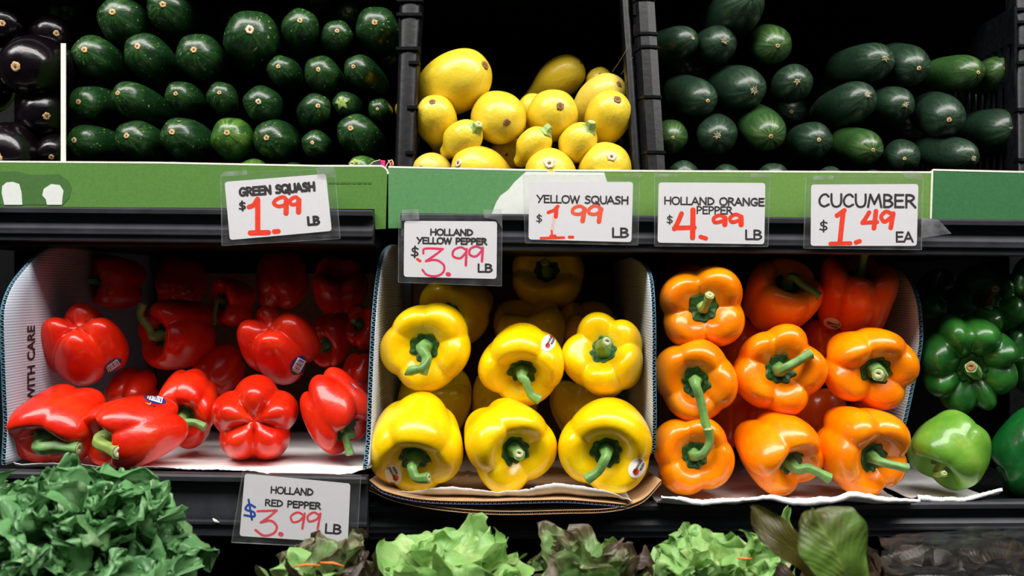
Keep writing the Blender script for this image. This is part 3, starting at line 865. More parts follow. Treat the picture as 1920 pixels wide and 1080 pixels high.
for i, (b_, y_, q_, d_) in enumerate((((960, 455, 1096, 580), .23, None, (-.1, -.8, .3)), ((785, 520, 925, 650), .20, None, (-.3, -.8, -.1)), ((925, 560, 1060, 690), .20, None, (-.1, -.3, .9)), ((1045, 565, 1165, 680), .22, None, (.2, -.4, .9)),
                                      ((745, 690, 885, 830), .16, None, (.1, -.3, .9)), ((885, 690, 1010, 830), .17, None, (.1, .3, .9)), ((1030, 700, 1160, 830), .165, None, (-.2, .3, .9)))):
    pepper('yellow', b_, y_, ['yellow bell pepper in deep shade at the back under the rail, ring shaped', 'shaded yellow bell pepper behind the upper left one, under the price sign', 'shaded yellow bell pepper behind the tilted stickered one',
                              'shaded yellow bell pepper behind the small upper right one', 'yellow bell pepper wedged in shade between the two left ones', 'yellow bell pepper hidden in the gap left of the tilted one', 'yellow bell pepper hidden in the gap right of the tilted one'][i],
           d=d_, lobes=4, H=.95, group=GY, detail=0, stem=i in (0, 1))

pepper('orange', (1236, 498, 1397, 655), .03, 'orange bell pepper at top left of the stack, four lobes around a dried stem', pole=(1318, 577), tip=(1331, 553), lobes=4, H=.85, roll=.12, crease=1.55, group=GO, stemmat='palestem', fat=.8, lump=.4, jit=.05)
pepper('orange', (1390, 483, 1544, 626), .085, 'shaded orange bell pepper in top row, middle, stem bending right', pole=(1474, 538), tip=(1536, 556), via=[(1505, 535)], lobes=4, H=.95, roll=.3, crease=.6, group=GO)
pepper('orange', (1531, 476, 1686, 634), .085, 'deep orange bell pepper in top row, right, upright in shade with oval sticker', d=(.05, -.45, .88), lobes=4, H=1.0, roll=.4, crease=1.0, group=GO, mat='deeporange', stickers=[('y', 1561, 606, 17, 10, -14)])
pepper('orange', (1225, 634, 1384, 793), .02, 'orange bell pepper in middle row, left, with long stem hanging straight down', pole=(1304, 716), tip=(1325, 806), via=[(1312, 745)], lobes=4, H=.95, roll=.6, crease=.8, group=GO)
pepper('orange', (1371, 607, 1553, 782), .035, 'orange bell pepper in centre of the stack, stem pointing up to the right', pole=(1462, 693), tip=(1521, 662), lobes=5, H=.9, roll=.5, crease=.9, group=GO, lump=1.0)
pepper('orange', (1540, 614, 1725, 769), .035, 'wide orange bell pepper in middle row, right, five lobes and a blunt stem', pole=(1641, 694), tip=(1647, 702), lobes=5, H=.82, roll=.6, crease=1.15, group=GO, fat=1.15)
pepper('orange', (1223, 779, 1378, 929), .01, 'orange bell pepper in bottom row, left, stem curling up to the right', pole=(1302, 853), tip=(1328, 805), via=[(1318, 850), (1330, 830)], lobes=4, H=.95, roll=.25, crease=.8, group=GO)
pepper('orange', (1376, 768, 1545, 931), .012, 'orange bell pepper in bottom row, middle, long stem pointing down right', pole=(1478, 863), tip=(1556, 898), via=[(1515, 878)], lobes=4, H=1.0, roll=.7, crease=.8, group=GO, fat=1.1)
pepper('orange', (1526, 761, 1708, 933), .012, 'orange bell pepper in bottom row, right, thin pointed stem to the right', pole=(1633, 855), tip=(1702, 878), lobes=5, H=1.0, roll=.2, crease=.9, group=GO, fat=.9)
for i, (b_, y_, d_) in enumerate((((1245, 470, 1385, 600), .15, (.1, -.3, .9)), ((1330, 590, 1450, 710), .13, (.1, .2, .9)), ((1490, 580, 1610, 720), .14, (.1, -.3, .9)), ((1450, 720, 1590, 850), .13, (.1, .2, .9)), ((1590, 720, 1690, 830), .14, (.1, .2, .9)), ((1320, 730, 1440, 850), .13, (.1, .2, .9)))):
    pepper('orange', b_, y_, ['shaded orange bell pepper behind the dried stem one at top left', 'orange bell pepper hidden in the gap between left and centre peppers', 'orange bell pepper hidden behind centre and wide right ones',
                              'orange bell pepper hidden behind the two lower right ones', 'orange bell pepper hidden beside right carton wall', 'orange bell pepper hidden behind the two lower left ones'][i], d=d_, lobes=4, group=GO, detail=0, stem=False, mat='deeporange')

pepper('green', (1725, 588, 1911, 778), .072, 'dark green bell pepper with many deep lobes around a stubby stem', pole=(1822, 690), tip=(1821, 688), lobes=8, H=.8, roll=.1, crease=1.25, group=GG, calyx=.30, fat=.95, lump=.8, mat='green', cut='corkdark')
pepper('green', (1700, 768, 1859, 920), .022, 'pale green bell pepper in front, squat, with sunken stem scar', pole=(1768, 868), tip=(1770, 888), lobes=4, H=.9, roll=.7, crease=.4, group=GG, mat='palegreen', stemmat='palestem', fat=.7, lump=.5)
pepper('green', (1855, 760, 2010, 935), .035, 'smooth green bell pepper cut by the right edge of the picture, front row', d=(.75, -.2, .5), lobes=3, H=1.05, roll=.4, crease=.5, group=GG, mat='darkgreen')
pepper('green', (1775, 500, 1925, 640), .14, 'green bell pepper in deep shade above the many lobed one', pole=(1852, 562), lobes=5, H=.85, group=GG, detail=0, mat='green', stemmat='corkdark')
pepper('green', (1880, 590, 2010, 740), .12, 'shaded green bell pepper at right edge beside the many lobed one', d=(-.4, -.8, .3), lobes=5, group=GG, detail=0, mat='green')
pepper('green', (1880, 480, 2000, 600), .13, 'green bell pepper barely visible in the dark top right corner', d=(-.4, -.8, .3), lobes=5, group=GG, detail=0, mat='green')
pepper('green', (1715, 500, 1800, 600), .22, 'green bell pepper in the dark beside the orange carton wall', d=(.2, -.8, .3), lobes=4, group=GG, detail=0, mat='green')

pepper('red', (70, 568, 242, 724), .065, 'red bell pepper with blue sticker in second row, leftmost, bottom end facing out', pole=(146, 612), end='blossom', lobes=4, H=1.0, roll=.95, crease=1.6, group=GR, stickers=[('red', 211, 685, 20, 10, 36)], stem=False)
pepper('red', (444, 573, 603, 722), .075, 'red bell pepper with blue sticker in second row right of middle, bottom up', pole=(505, 613), end='blossom', lobes=4, H=1.05, roll=.4, crease=1.3, group=GR, stickers=[('red', 559, 685, 20, 14, 62)], stem=False)
pepper('red', (258, 561, 405, 694), .13, 'shaded red bell pepper in second row with green stem hooked upwards', d=(-.55, -.75, .02), tip=(268, 570), via=[(280, 615), (263, 592)], lobes=4, H=1.05, roll=.4, crease=.7, group=GR)
pepper('red', (4, 721, 209, 868), .005, 'long red bell pepper in front row, leftmost, thick stem pointing right', pole=(92, 817), tip=(148, 842), via=[(105, 838)], lobes=4, H=1.05, roll=1.25, crease=.8, group=GR, fat=1.4, lump=.6)
pepper('red', (150, 741, 354, 878), -.005, 'red bell pepper lying sideways with blue sticker on top and pale cut stem', pole=(214, 818), tip=(222, 848), lobes=4, H=1.12, roll=.25, crease=.8, lump=.6, group=GR, stickers=[('red', 290, 748, 22, 9, -16)], fat=1.5, stemmat='palestem', cut='cutpale')
pepper('red', (283, 691, 410, 842), .06, 'red bell pepper behind front ones with stem poking out to the right', pole=(345, 776), tip=(385, 801), via=[(365, 792)], lobes=5, H=1.0, roll=.5, crease=.9, group=GR, calyx=.36)
pepper('red', (396, 702, 560, 863), .02, 'red bell pepper in front row showing its five lobed bottom', pole=(476, 790), end='blossom', lobes=5, H=.82, roll=-1.57, crease=1.6, group=GR, stem=False, lump=.2, jit=.04)
pepper('red', (562, 688, 702, 852), .025, 'red bell pepper beside the carton wall with green stem hanging down and blue sticker', pole=(645, 798), tip=(657, 852), via=[(648, 815)], lobes=5, H=1.05, roll=.5, crease=1.0, group=GR, calyx=.40, stickers=[('red', 676, 703, 17, 8, -22)])
for i, (b_, y_, d_, st) in enumerate((((195, 688, 300, 790), .12, (.1, .7, .3), False), ((388, 520, 480, 612), .17, (-.5, -.8, .1), True), ((165, 478, 275, 580), .17, (-.75, -.6, .1), True), ((580, 585, 662, 690), .15, (-.3, -.7, -.3), True), ((645, 570, 720, 660), .15, (-.3, -.7, .3), True),
                                      ((290, 480, 390, 580), .22, (.1, .6, .6), False), ((480, 470, 580, 580), .22, (.1, .6, .6), False), ((585, 480, 690, 590), .22, (.1, -.6, .6), False), ((110, 480, 180, 560), .22, (.1, .6, .6), False), ((640, 662, 710, 740), .12, (.2, .5, .5), False), ((360, 640, 460, 740), .15, (.2, .5, .5), False), ((30, 660, 112, 790), .14, (.2, .5, .5), False))):
    pepper('red', b_, y_, ['shaded red bell pepper wedged behind the front row under the stickered left one', 'shaded red bell pepper high at the back with drooping green stem', 'shaded red bell pepper high at back left, green stem pointing left',
                           'shaded red bell pepper right of the bottom up one, stem facing down', 'shaded red bell pepper against the carton wall, high up', 'red bell pepper in deep shade behind the hooked stem one', 'red bell pepper in deep shade above the bottom up one',
                           'red bell pepper in deep shade at the back right corner of the carton', 'red bell pepper in deep shade at the back left corner of the carton', 'red bell pepper just showing behind the one beside the carton wall', 'red bell pepper in the dark gap behind the five lobed one', 'red bell pepper in shade by the left carton wall'][i],
           d=d_, lobes=4, group=GR, detail=0, stem=st, tip=(400, 608) if i == 1 else ((128, 524) if i == 2 else None))

# ------------------------------------------------------------------ long squashes, cucumbers and eggplants
ZUC = [(0, 0), (.22, -.02), (.45, -.10), (.68, -.29), (.85, -.58), (.95, -.95), (1, -1.5), (1, -2.2), (.95, -3.0), (.86, -3.8), (.72, -4.5), (.5, -5.0), (.25, -5.2), (0, -5.25)]
CUC = [(0, 0), (.20, -.02), (.42, -.12), (.66, -.34), (.84, -.68), (.95, -1.1), (1, -1.7), (1, -2.8), (.97, -3.8), (.86, -4.8), (.65, -5.6), (.35, -6.1), (0, -6.25)]
YSQ = [(0, 0), (.22, -.02), (.46, -.11), (.70, -.30), (.87, -.58), (.97, -.95), (1, -1.35), (.95, -1.9), (.80, -2.5), (.60, -3.1), (.46, -3.7), (.38, -4.3), (.25, -4.6), (0, -4.7)]
EGG = [(0, 0), (.25, -.02), (.50, -.11), (.73, -.30), (.90, -.62), (.99, -1.05), (1, -1.5), (.96, -2.1), (.85, -2.8), (.70, -3.4), (.5, -3.9), (.25, -4.1), (0, -4.15)]
NS_ = [500]


def gourd_thing(name, cat, prof, mat, bbox, scar, y, label, group, scar_r=.13, scar_kind='cork', cap=1.2, part_name='skin', length=1.0, stemlen=0.0, ns=56, maxsin=.93, ridge=.018, exact=None, ht=.85, vt=.75):
    NS_[0] += 1; sd = NS_[0]; r_ = np.random.RandomState(sd)
    if exact: bx, by, r = exact
    else:
        x0, y0, x1, y1 = bbox; w, h = x1 - x0, y1 - y0; r = min(w, h) / 2; bx, by = (x0 + x1) / 2, (y0 + y1) / 2
        ex = abs(w - h) / 2; ht = min(1.5, ht + 1.1 * max(0, w / h - 1.08))
        if w > h: bx += math.copysign(min(ex, abs(scar[0] - bx)), scar[0] - bx)
        else: by += math.copysign(min(ex, abs(scar[1] - by)), scar[1] - by)
    o = np.array((scar[0] - bx, -(scar[1] - by) * vt)) / (cap * r) * ht; q = np.linalg.norm(o)
    if q > maxsin: o *= maxsin / q
    c = P(bx, by, y); Rw = r * (y - CY) / F
    rr, uu, ff = view_frame(c); d = rr * o[0] + uu * o[1] + ff * math.sqrt(1 - o @ o)
    B = basis(d, r_.uniform(0, 6.28))
    pr = catmull([(a, b if b > -1.5 else -1.5 + (b + 1.5) * length, 0) for a, b in prof], 44); n = ns
    th = np.linspace(0, 2 * math.pi, n, endpoint=False); fac = 1 + ridge * np.cos(5 * th + r_.uniform(0, 6)) + .012 * np.cos(2 * th + 1)
    V0 = np.stack(((pr[:, 0][:, None] * fac) * np.cos(th), (pr[:, 0][:, None] * fac) * np.sin(th), np.repeat(pr[:, 1][:, None], n, 1)), 2).reshape(-1, 3)
    V0[:, :2] *= (1 + ring_noise(V0, sd, .012, 1.3))[:, None]
    bend = r_.uniform(-.012, .012, 2); V0[:, 0] += bend[0] * V0[:, 2] ** 2; V0[:, 1] += bend[1] * V0[:, 2] ** 2
    V0 = np.concatenate((V0[n:-n], V0[:n].mean(0)[None], V0[-n:].mean(0)[None])); k = 42
    Fc = [f[::-1] for f in grid_faces(k, n, True)] + [(k * n, j, (j + 1) % n) for j in range(n)] + [(k * n + 1, (k - 1) * n + (j + 1) % n, (k - 1) * n + j) for j in range(n)]
    W_ = lambda v: ((np.asarray(v, float) + (0, 0, cap)) @ B.T) * Rw + c
    Vw = W_(V0); lo = Vw[:, 2].min()
    t = thing(name, (Vw[:, 0].mean(), Vw[:, 1].mean(), lo), label, cat, group)
    part(part_name, Vw, Fc, M[mat], t, lc=V0)
    a = np.linspace(0, 2 * math.pi, 18, endpoint=False); jag = 1 + r_.uniform(-.16, .16, 18)
    s = scar_r
    if scar_kind in ('cork', 'corkdark', 'corkpale'):
        rows = [(s * 1.05, -.06), (s * 1.02, .012), (s * .85, .040), (s * .5, .026), (s * .2, .020)]
        V = np.concatenate([np.stack((np.cos(a) * q * jag, np.sin(a) * q * jag, np.full(18, z)), 1) for q, z in rows])
        so = part('stem_scar', W_(V), grid_faces(5, 18, True) + [tuple(72 + i for i in range(18))], M[scar_kind], t)
        rows = [(s * .34, .022), (s * .24, .040), (s * .05, .030)]
        V = np.concatenate([np.stack((np.cos(a) * q * jag, np.sin(a) * q * jag, np.full(18, z)), 1) for q, z in rows])
        part('scar_pit', W_(V), grid_faces(3, 18, True), M['pit'], so)
    elif scar_kind == 'blossom':
        ch = []
        for j in range(9):
            an = j * .7 + r_.uniform(0, .5); l = s * r_.uniform(.7, 1.5)
            ch.append(tube(np.array([W_((0, 0, -.01)), W_((math.cos(an) * l * .5, math.sin(an) * l * .5, .06)), W_((math.cos(an) * l, math.sin(an) * l, .02 + r_.uniform(0, .07)))]), np.array([.035, .03, .012]) * Rw, 6))
        V = np.concatenate([np.stack((np.cos(a) * q * jag, np.sin(a) * q * jag, np.full(18, z)), 1) for q, z in [(s * .8, -.02), (s * .6, .05), (s * .1, .06)]])
        ch.append((W_(V), grid_faces(3, 18, True)))
        part('dried_blossom', *join(ch), M['dryblossom'], t)
    elif scar_kind == 'stem':
        pts = [W_((0, 0, -.08)), W_((.02, .02, .12)), W_((.06, .03, stemlen * .6)), W_((.12, .02, stemlen))]
        V, f = tube(catmull(pts, 12), np.interp(np.linspace(0, 1, 12), [0, .3, 1], [s * 1.5, s * 1.0, s * .8]) * Rw, 15, .12, 5)
        so = part('stem', V, f, M['palestem'], t, sharp=60)
        e1_, e0_ = np.array(pts[-1]), np.array(pts[-2]); dn = (e1_ - e0_) / np.linalg.norm(e1_ - e0_)
        part('stem_cut', *tube([e1_ - dn * .0002, e1_ + dn * .0005, e1_ + dn * .0002], np.array([s * .75, s * .6, s * .2]) * Rw, 12), M['cut'], so)
    elif scar_kind == 'flower':
        m = 40; th2 = np.linspace(0, 2 * math.pi, m, endpoint=False); st = .42 * (1 + .30 * np.cos(5 * th2) + .12 * np.sin(11 * th2))
        rows = []
        for kk in np.linspace(0.05, 1, 6):
            q = st * kk; rows.append(np.stack((np.cos(th2) * q, np.sin(th2) * q, np.interp(q, [0, .22, .45, .68], [0, -.02, -.10, -.29]) + .03), 1))
        o = part('blossom_base', W_(np.concatenate(rows)), grid_faces(6, m, True), M['palestem'], t); solid(o, .0006)
    return t


ORD = ['leftmost', 'second from left', 'third from left', 'fourth from left', 'fifth from left', 'sixth from left', 'seventh from left', 'eighth from left']
ZY = lambda cy: 0.062 + (300 - cy) / 300 * 0.075
GZ, GCU, GYS, GE = 'zucchini piled in the green carton', 'cucumbers piled in the black crate', 'yellow squash in the black crate', 'eggplants at far left'
zrows = {
    'front row above green panel': [((132, 233, 221, 300), (144, 264), 'corkpale'), ((218, 226, 304, 302), (237, 252)), ((304, 220, 392, 300), (321, 243)), ((396, 220, 476, 305), (424, 244), 'pale'), ((476, 224, 562, 300), (499, 258)), ((566, 244, 626, 296), (585, 267)), ((632, 214, 708, 290), (656, 235))],
    'second row above green panel': [((133, 161, 213, 226), (149, 192)), ((214, 153, 302, 221), (225, 174)), ((311, 152, 379, 209), (330, 175)), ((388, 153, 451, 209), (411, 171)), ((457, 160, 526, 228), (484, 189), 'corkpale'), ((555, 174, 622, 236), (597, 195)), ((623, 172, 682, 218), (641, 193), 'flower'), ((690, 184, 733, 228), (707, 204))],
    'third row above green panel': [((138, 68, 232, 149), (159, 90)), ((235, 64, 317, 147), (256, 80)), ((332, 64, 419, 149), (362, 88)), ((501, 104, 563, 160), (521, 122)), ((570, 105, 638, 172), (596, 127)), ((645, 103, 710, 162), (661, 122))],
    'topmost row in carton': [((187, -5, 277, 85), (209, 17)), ((277, -22, 366, 64), (304, 4)), ((419, 20, 524, 125), (468, 48), 'corkpale'), ((528, 18, 599, 98), (562, 31)), ((603, 38, 663, 98), (632, 53)), ((666, 13, 747, 96), (702, 37))],
}
for rn, items in zrows.items():
    for i, it in enumerate(items):
        b_, s_ = it[0], it[1]; k_ = it[2] if len(it) > 2 else 'cork'
        big = rn.startswith('top') and i == 2
        word = 'half yellow-green zucchini' if k_ == 'pale' else ('zucchini with pale star shaped flower base' if k_ == 'flower' else ('big blackish zucchini' if big else 'dark green zucchini'))
        gourd_thing('zucchini', 'squash', ZUC, 'zucpale' if k_ == 'pale' else 'zuc', b_, s_, ZY((b_[1] + b_[3]) / 2), '%s, %s in %s' % (word, ORD[i], rn), GZ,
                    .135 if k_ != 'corkpale' else .15, {'pale': 'cork'}.get(k_, k_), ridge=.03)
gourd_thing('zucchini', 'squash', ZUC, 'zuc', (630, 3, 683, 48), (654, 18), ZY(10) + .02, 'small zucchini peeping over the topmost row near the crate post', GZ, .17)
for i, (x, yt, w) in enumerate(((325, 303, 60), (398, 306, 50), (475, 297, 70), (551, 305, 60))):
    gourd_thing('zucchini', 'squash', ZUC, 'zucpale' if i == 2 else 'zuc', (x - w / 2, yt, x + w / 2, yt + w), (x - 5, yt + w * .45), .058, 'zucchini tip peeking over the panel edge, %s of four such tips' % ORD[i].replace('fourth from left', 'rightmost'), GZ)
gourd_thing('zucchini', 'squash', ZUC, 'zucpale', (655, 292, 712, 340), (664, 307), .052, 'light green zucchini with ridged stem lying on the panel edge beside the pink band', GZ, .32, 'stem', stemlen=.5)
for i, (x, y_, w) in enumerate(((440, 40, 80), (540, 55, 70), (130, 20, 70), (600, 0, 60), (480, 110, 60), (735, 110, 50))):
    gourd_thing('zucchini', 'squash', ZUC, 'zuc', (x - w / 2, y_ - w / 2, x + w / 2, y_ + w / 2), (x - 8, y_ - 6), .24, 'zucchini lost in the dark gaps behind the lit rows of zucchini', GZ, .13)

GYL = [
    ('big yellow squash on top at left, scar end up right', (797, 90, 925, 211), (908, 123), .085, 'corkdark', (858, 152, 57), 'ysq', .14),
    ('yellow squash standing against the left crate post', (780, 178, 857, 271), (811, 192), .068, 'corkdark', (818, 222, 39), 'ysq', .15),
    ('round yellow squash in middle with brown scar facing out', (883, 172, 986, 271), (950, 229), .068, 'corkdark', None, 'ysq', .13),
    ('yellow squash with torn blackish scar right of the round one', (986, 169, 1083, 263), (1050, 200), .072, 'corkdark', None, 'ysq', .15),
    ('yellow squash at right, upright, with brown scar near its top', (1099, 172, 1184, 268), (1157, 188), .066, 'corkdark', (1141, 218, 43), 'ysq', .17),
    ('pale yellow squash behind the upright right one', (1075, 138, 1175, 206), (1160, 159), .10, 'corkdark', (1130, 182, 42), 'ysqpale', .13),
    ('shaded yellow squash at the back, leaning right', (976, 104, 1095, 185), (1090, 118), .195, 'corkdark', (1054, 144, 38), 'ysq', .08),
    ('yellow squash in the dark behind the pale one', (1095, 128, 1150, 180), (1125, 140), .19, 'corkdark', None, 'ysq', .12),
    ('small yellow squash with pale green stem, left of three stemmed ones', (835, 223, 903, 296), (893, 240), .046, 'stem', (868, 261, 34), 'ysq', .30),
    ('small yellow squash with pale green stem, middle of three stemmed ones', (960, 234, 1031, 318), (1024, 246), .046, 'stem', (1001, 272, 31), 'ysq', .30),
    ('small yellow squash with pointed green stem, right of three stemmed ones', (1051, 230, 1117, 303), (1106, 240), .046, 'stem', (1083, 268, 34), 'ysq', .30),
    ('pale yellow squash at bottom left behind the panel edge', (776, 286, 852, 350), (792, 316), .046, 'corkdark', None, 'ysqpale', .14),
    ('yellow squash lying sideways behind the panel edge, scar at left', (850, 274, 970, 350), (860, 306), .046, 'corkpale', (896, 318, 44), 'ysq', .17),
    ('yellow squash behind the panel edge with pale scar, middle', (982, 281, 1080, 370), (1030, 307), .044, 'corkpale', (1031, 330, 49), 'ysq', .20),
    ('yellow squash behind the panel edge with pale scar, at right', (1086, 270, 1188, 360), (1146, 295), .046, 'corkpale', (1134, 319, 50), 'ysq', .17),
    ('yellow squash showing only in the gap behind the torn scar one', (965, 178, 1030, 240), (1000, 190), .14, 'corkdark', None, 'ysq', .1),
    ('yellow squash hidden in the gap under the round one', (920, 255, 990, 320), (950, 290), .11, 'corkdark', None, 'ysq', .1),
]
for lb, b_, s_, y_, k_, ex, m_, sr in GYL:
    gourd_thing('yellow_squash', 'squash', YSQ, m_, b_, s_, y_, lb, GYS, sr, k_, stemlen=.34, exact=ex, length=.8 if k_ != 'stem' else .45, ridge=.012, vt=1, ht=1)

CYD = lambda cy: 0.060 + (310 - cy) / 300 * 0.085
crows = {
    'front row above panel edge': [((1228, 219, 1290, 288), (1262, 260), 'cork', 'cucpale'), ((1300, 217, 1382, 292), (1346, 255), 'blossom'), ((1398, 208, 1474, 284), (1446, 268), 'cork', 'cucpale'), ((1477, 229, 1560, 300), (1535, 261), 'cork'), ((1567, 243, 1654, 309), (1634, 286), 'cork', 'cucpale'), ((1654, 262, 1724, 325), (1696, 302), 'cork'), ((1738, 259, 1829, 323), (1817, 303), 'blossom')],
    'second row above panel edge': [((1250, 149, 1343, 221), (1324, 193), 'cork', 'cuc'), ((1339, 125, 1434, 207), (1413, 175), 'blossom'), ((1443, 119, 1523, 191), (1495, 152), 'blossom'), ((1506, 154, 1639, 232), (1616, 176), 'blossom'), ((1632, 162, 1711, 232), (1697, 199), 'blossom'), ((1709, 177, 1808, 260), (1778, 232), 'cork'), ((1798, 204, 1912, 286), (1892, 244), 'blossom')],
    'left stack of third row': [((1228, 49, 1305, 114), (1298, 65), 'cork'), ((1302, 48, 1381, 122), (1359, 71), 'blossom'), ((1400, 48, 1484, 122), (1458, 88), 'cork', 'cucpale')],
    'right stack of third row': [((1516, 80, 1672, 158), (1649, 110), 'blossom'), ((1660, 85, 1740, 163), (1723, 136), 'cork'), ((1731, 102, 1839, 171), (1823, 139), 'cork', 'cucpale'), ((1835, 106, 1898, 170), (1885, 121), 'cork', 'cucpale')],
}
for rn, items in crows.items():
    for i, it in enumerate(items):
        b_, s_, k_ = it[:3]; m_ = it[3] if len(it) > 3 else 'cuc'
        w_ = {'cuc': 'dark green cucumber', 'cucpale': 'lighter streaked cucumber'}[m_]; w_ += ' with dried blossom end' if k_ == 'blossom' else ''
        gourd_thing('cucumber', 'cucumber', CUC, m_, b_, s_, CYD((b_[1] + b_[3]) / 2) + (.012 if i in (4, 6) and 'second' in rn else 0), '%s, %s in %s' % (w_, ORD[i], rn), GCU, .10 if k_ == 'cork' else .17, k_, ridge=.012, length=.8, cap=1.35, vt=.5, ht=.9)
gourd_thing('cucumber', 'cucumber', CUC, 'cuc', (1313, -30, 1430, 61), (1412, -12), CYD(0) - .035, 'topmost dark cucumber cut by the top of the picture', GCU, .1, 'cork', exact=(1385, 14, 48), length=.8)
for i, (x, yt, w, s_) in enumerate(((1281, 300, 62, 'blossom'), (1361, 307, 56, 'cork'), (1449, 304, 62, 'cork'), (1556, 311, 60, 'blossom'), (1636, 317, 44, 'cork'))):
    gourd_thing('cucumber', 'cucumber', CUC, 'cuc', (x - w / 2, yt, x + w / 2, yt + w), (x + 4, yt + w * .3), .056, 'cucumber tip peeking over the panel edge, %s of five such tips' % ORD[i].replace('fifth from left', 'rightmost'), GCU, .14, s_, length=.8)
for i, (x, y_, w) in enumerate(((1560, 175, 70), (1480, 210, 70), (1700, 240, 70), (1820, 190, 70), (1290, 130, 70))):
    gourd_thing('cucumber', 'cucumber', CUC, 'cuc', (x - w / 2, y_ - w / 2, x + w / 2, y_ + w / 2), (x + 4, y_), .24, 'cucumber lost in the dark gaps behind the lit rows of cucumbers', GCU, .1, 'cork', length=.6)

for lb, ex, s_, y_ in (('big glossy eggplant in the middle with tan scar on its left', (68, 128, 60), (28, 128), .075), ('glossy eggplant at bottom left with long white highlight', (18, 292, 62), (-6, 300), .065), ('eggplant in the dark with round tan scar, above the big one', (96, 66, 38), (106, 60), .15),
                       ('eggplant in the dark at the top left corner', (12, 50, 40), (4, 42), .15), ('dark eggplant with tan scar below the big one', (82, 214, 48), (88, 219), .085), ('eggplant by the carton wall at bottom', (104, 285, 34), (96, 300), .07), ('eggplant cut by the left picture edge', (-30, 160, 55), (-20, 165), .10)):
    gourd_thing('eggplant', 'eggplant', EGG, 'egg', None, s_, y_, lb, GE, .14, 'cork', exact=ex, length=.55, ridge=.008)


# ------------------------------------------------------------------ price signs
def stroke(pts, w, lvl=0.0, n=5):
    """ribbon in picture units with round ends; third column lifts later ink over earlier ink"""
    pts = np.array(pts, float)
    if len(pts) > 2: pts = catmull(np.c_[pts, np.zeros(len(pts))], max(14, len(pts) * 6))[:, :2]
    T = np.gradient(pts, axis=0); T /= np.maximum(np.linalg.norm(T, axis=1), 1e-6)[:, None]
    a = np.linspace(math.pi / 2, 0.12, n)
    c = np.concatenate((pts[0] - np.outer(np.sin(a) * w / 2, T[0]), pts[1:-1], pts[-1] + np.outer(np.sin(a[::-1]) * w / 2, T[-1])))
    TT = np.concatenate((np.repeat(T[:1], n, 0), T[1:-1], np.repeat(T[-1:], n, 0)))
    hw = np.concatenate((np.cos(a), np.ones(len(pts) - 2), np.cos(a[::-1]))) * w / 2 + 1e-4
    N = np.stack((-TT[:, 1], TT[:, 0]), 1) * hw[:, None]; m = len(c); z = lvl + np.linspace(0, .8, m)
    V = np.concatenate((np.c_[c + N, z], np.c_[c - N, z]))
    return V, [(i, i + 1, m + i + 1, m + i) for i in range(m - 1)]


GL = {  # hand-drawn capitals in a unit box, y up; every entry: advance, strokes
    'A': (.80, [[(.02, 0), (.36, 1)], [(.36, 1), (.74, 0)], [(.14, .34), (.62, .34)]]), 'B': (.70, [[(.1, 0), (.1, 1)], [(.1, .98), (.4, .96), (.56, .76), (.38, .55), (.12, .53)], [(.12, .53), (.46, .48), (.62, .25), (.42, .03), (.1, .02)]]),
    'C': (.74, [[(.64, .80), (.48, .98), (.24, .90), (.07, .55), (.12, .20), (.36, .02), (.66, .18)]]), 'D': (.80, [[(.1, 0), (.1, 1)], [(.1, .98), (.45, .90), (.70, .55), (.55, .18), (.1, .02)]]),
    'E': (.70, [[(.1, 0), (.1, 1)], [(.1, .98), (.6, .98)], [(.1, .52), (.55, .53)], [(.1, .02), (.62, .02)]]), 'G': (.84, [[(.70, .84), (.48, .99), (.22, .86), (.07, .50), (.18, .14), (.45, .02), (.70, .14), (.74, .42)], [(.74, .42), (.48, .42)]]),
    'H': (.82, [[(.1, 0), (.1, 1)], [(.70, 0), (.70, 1)], [(.1, .52), (.70, .52)]]), 'L': (.62, [[(.1, 1), (.1, .02)], [(.1, .02), (.58, .02)]]),
    'M': (.98, [[(.06, 0), (.20, 1)], [(.20, 1), (.46, .25)], [(.46, .25), (.74, 1)], [(.74, 1), (.90, 0)]]), 'N': (.86, [[(.1, 0), (.1, 1)], [(.1, 1), (.72, 0)], [(.72, 0), (.72, 1)]]),
    'O': (.90, [[(.44, 1), (.18, .88), (.06, .5), (.18, .12), (.44, 0), (.70, .12), (.82, .5), (.70, .88), (.44, 1)]]), 'P': (.68, [[(.1, 0), (.1, 1)], [(.1, .98), (.42, .96), (.60, .74), (.42, .50), (.1, .46)]]),
    'Q': (.94, [[(.44, 1), (.18, .88), (.06, .5), (.18, .12), (.44, 0), (.70, .12), (.82, .5), (.70, .88), (.44, 1)], [(.52, .28), (.92, -.18)]]), 'R': (.76, [[(.1, 0), (.1, 1)], [(.1, .98), (.42, .96), (.58, .76), (.40, .54), (.1, .50)], [(.30, .52), (.68, 0)]]),
    'S': (.70, [[(.58, .88), (.34, 1), (.14, .86), (.18, .62), (.46, .48), (.58, .26), (.42, .04), (.08, .08)]]), 'U': (.80, [[(.08, 1), (.10, .35), (.22, .06), (.42, 0), (.62, .12), (.70, .45), (.70, 1)]]),
    'W': (1.08, [[(.04, 1), (.28, 0)], [(.28, 0), (.52, .95)], [(.52, .95), (.76, 0)], [(.76, 0), (1.0, 1)]]), 'Y': (.74, [[(.04, 1), (.34, .50)], [(.70, 1), (.22, 0)]]), ' ': (.5, []),
    '$': (.6, [[(.52, .78), (.32, .88), (.12, .76), (.16, .56), (.44, .44), (.52, .24), (.32, .10), (.06, .18)], [(.30, 1.05), (.30, -.08)]]),
}


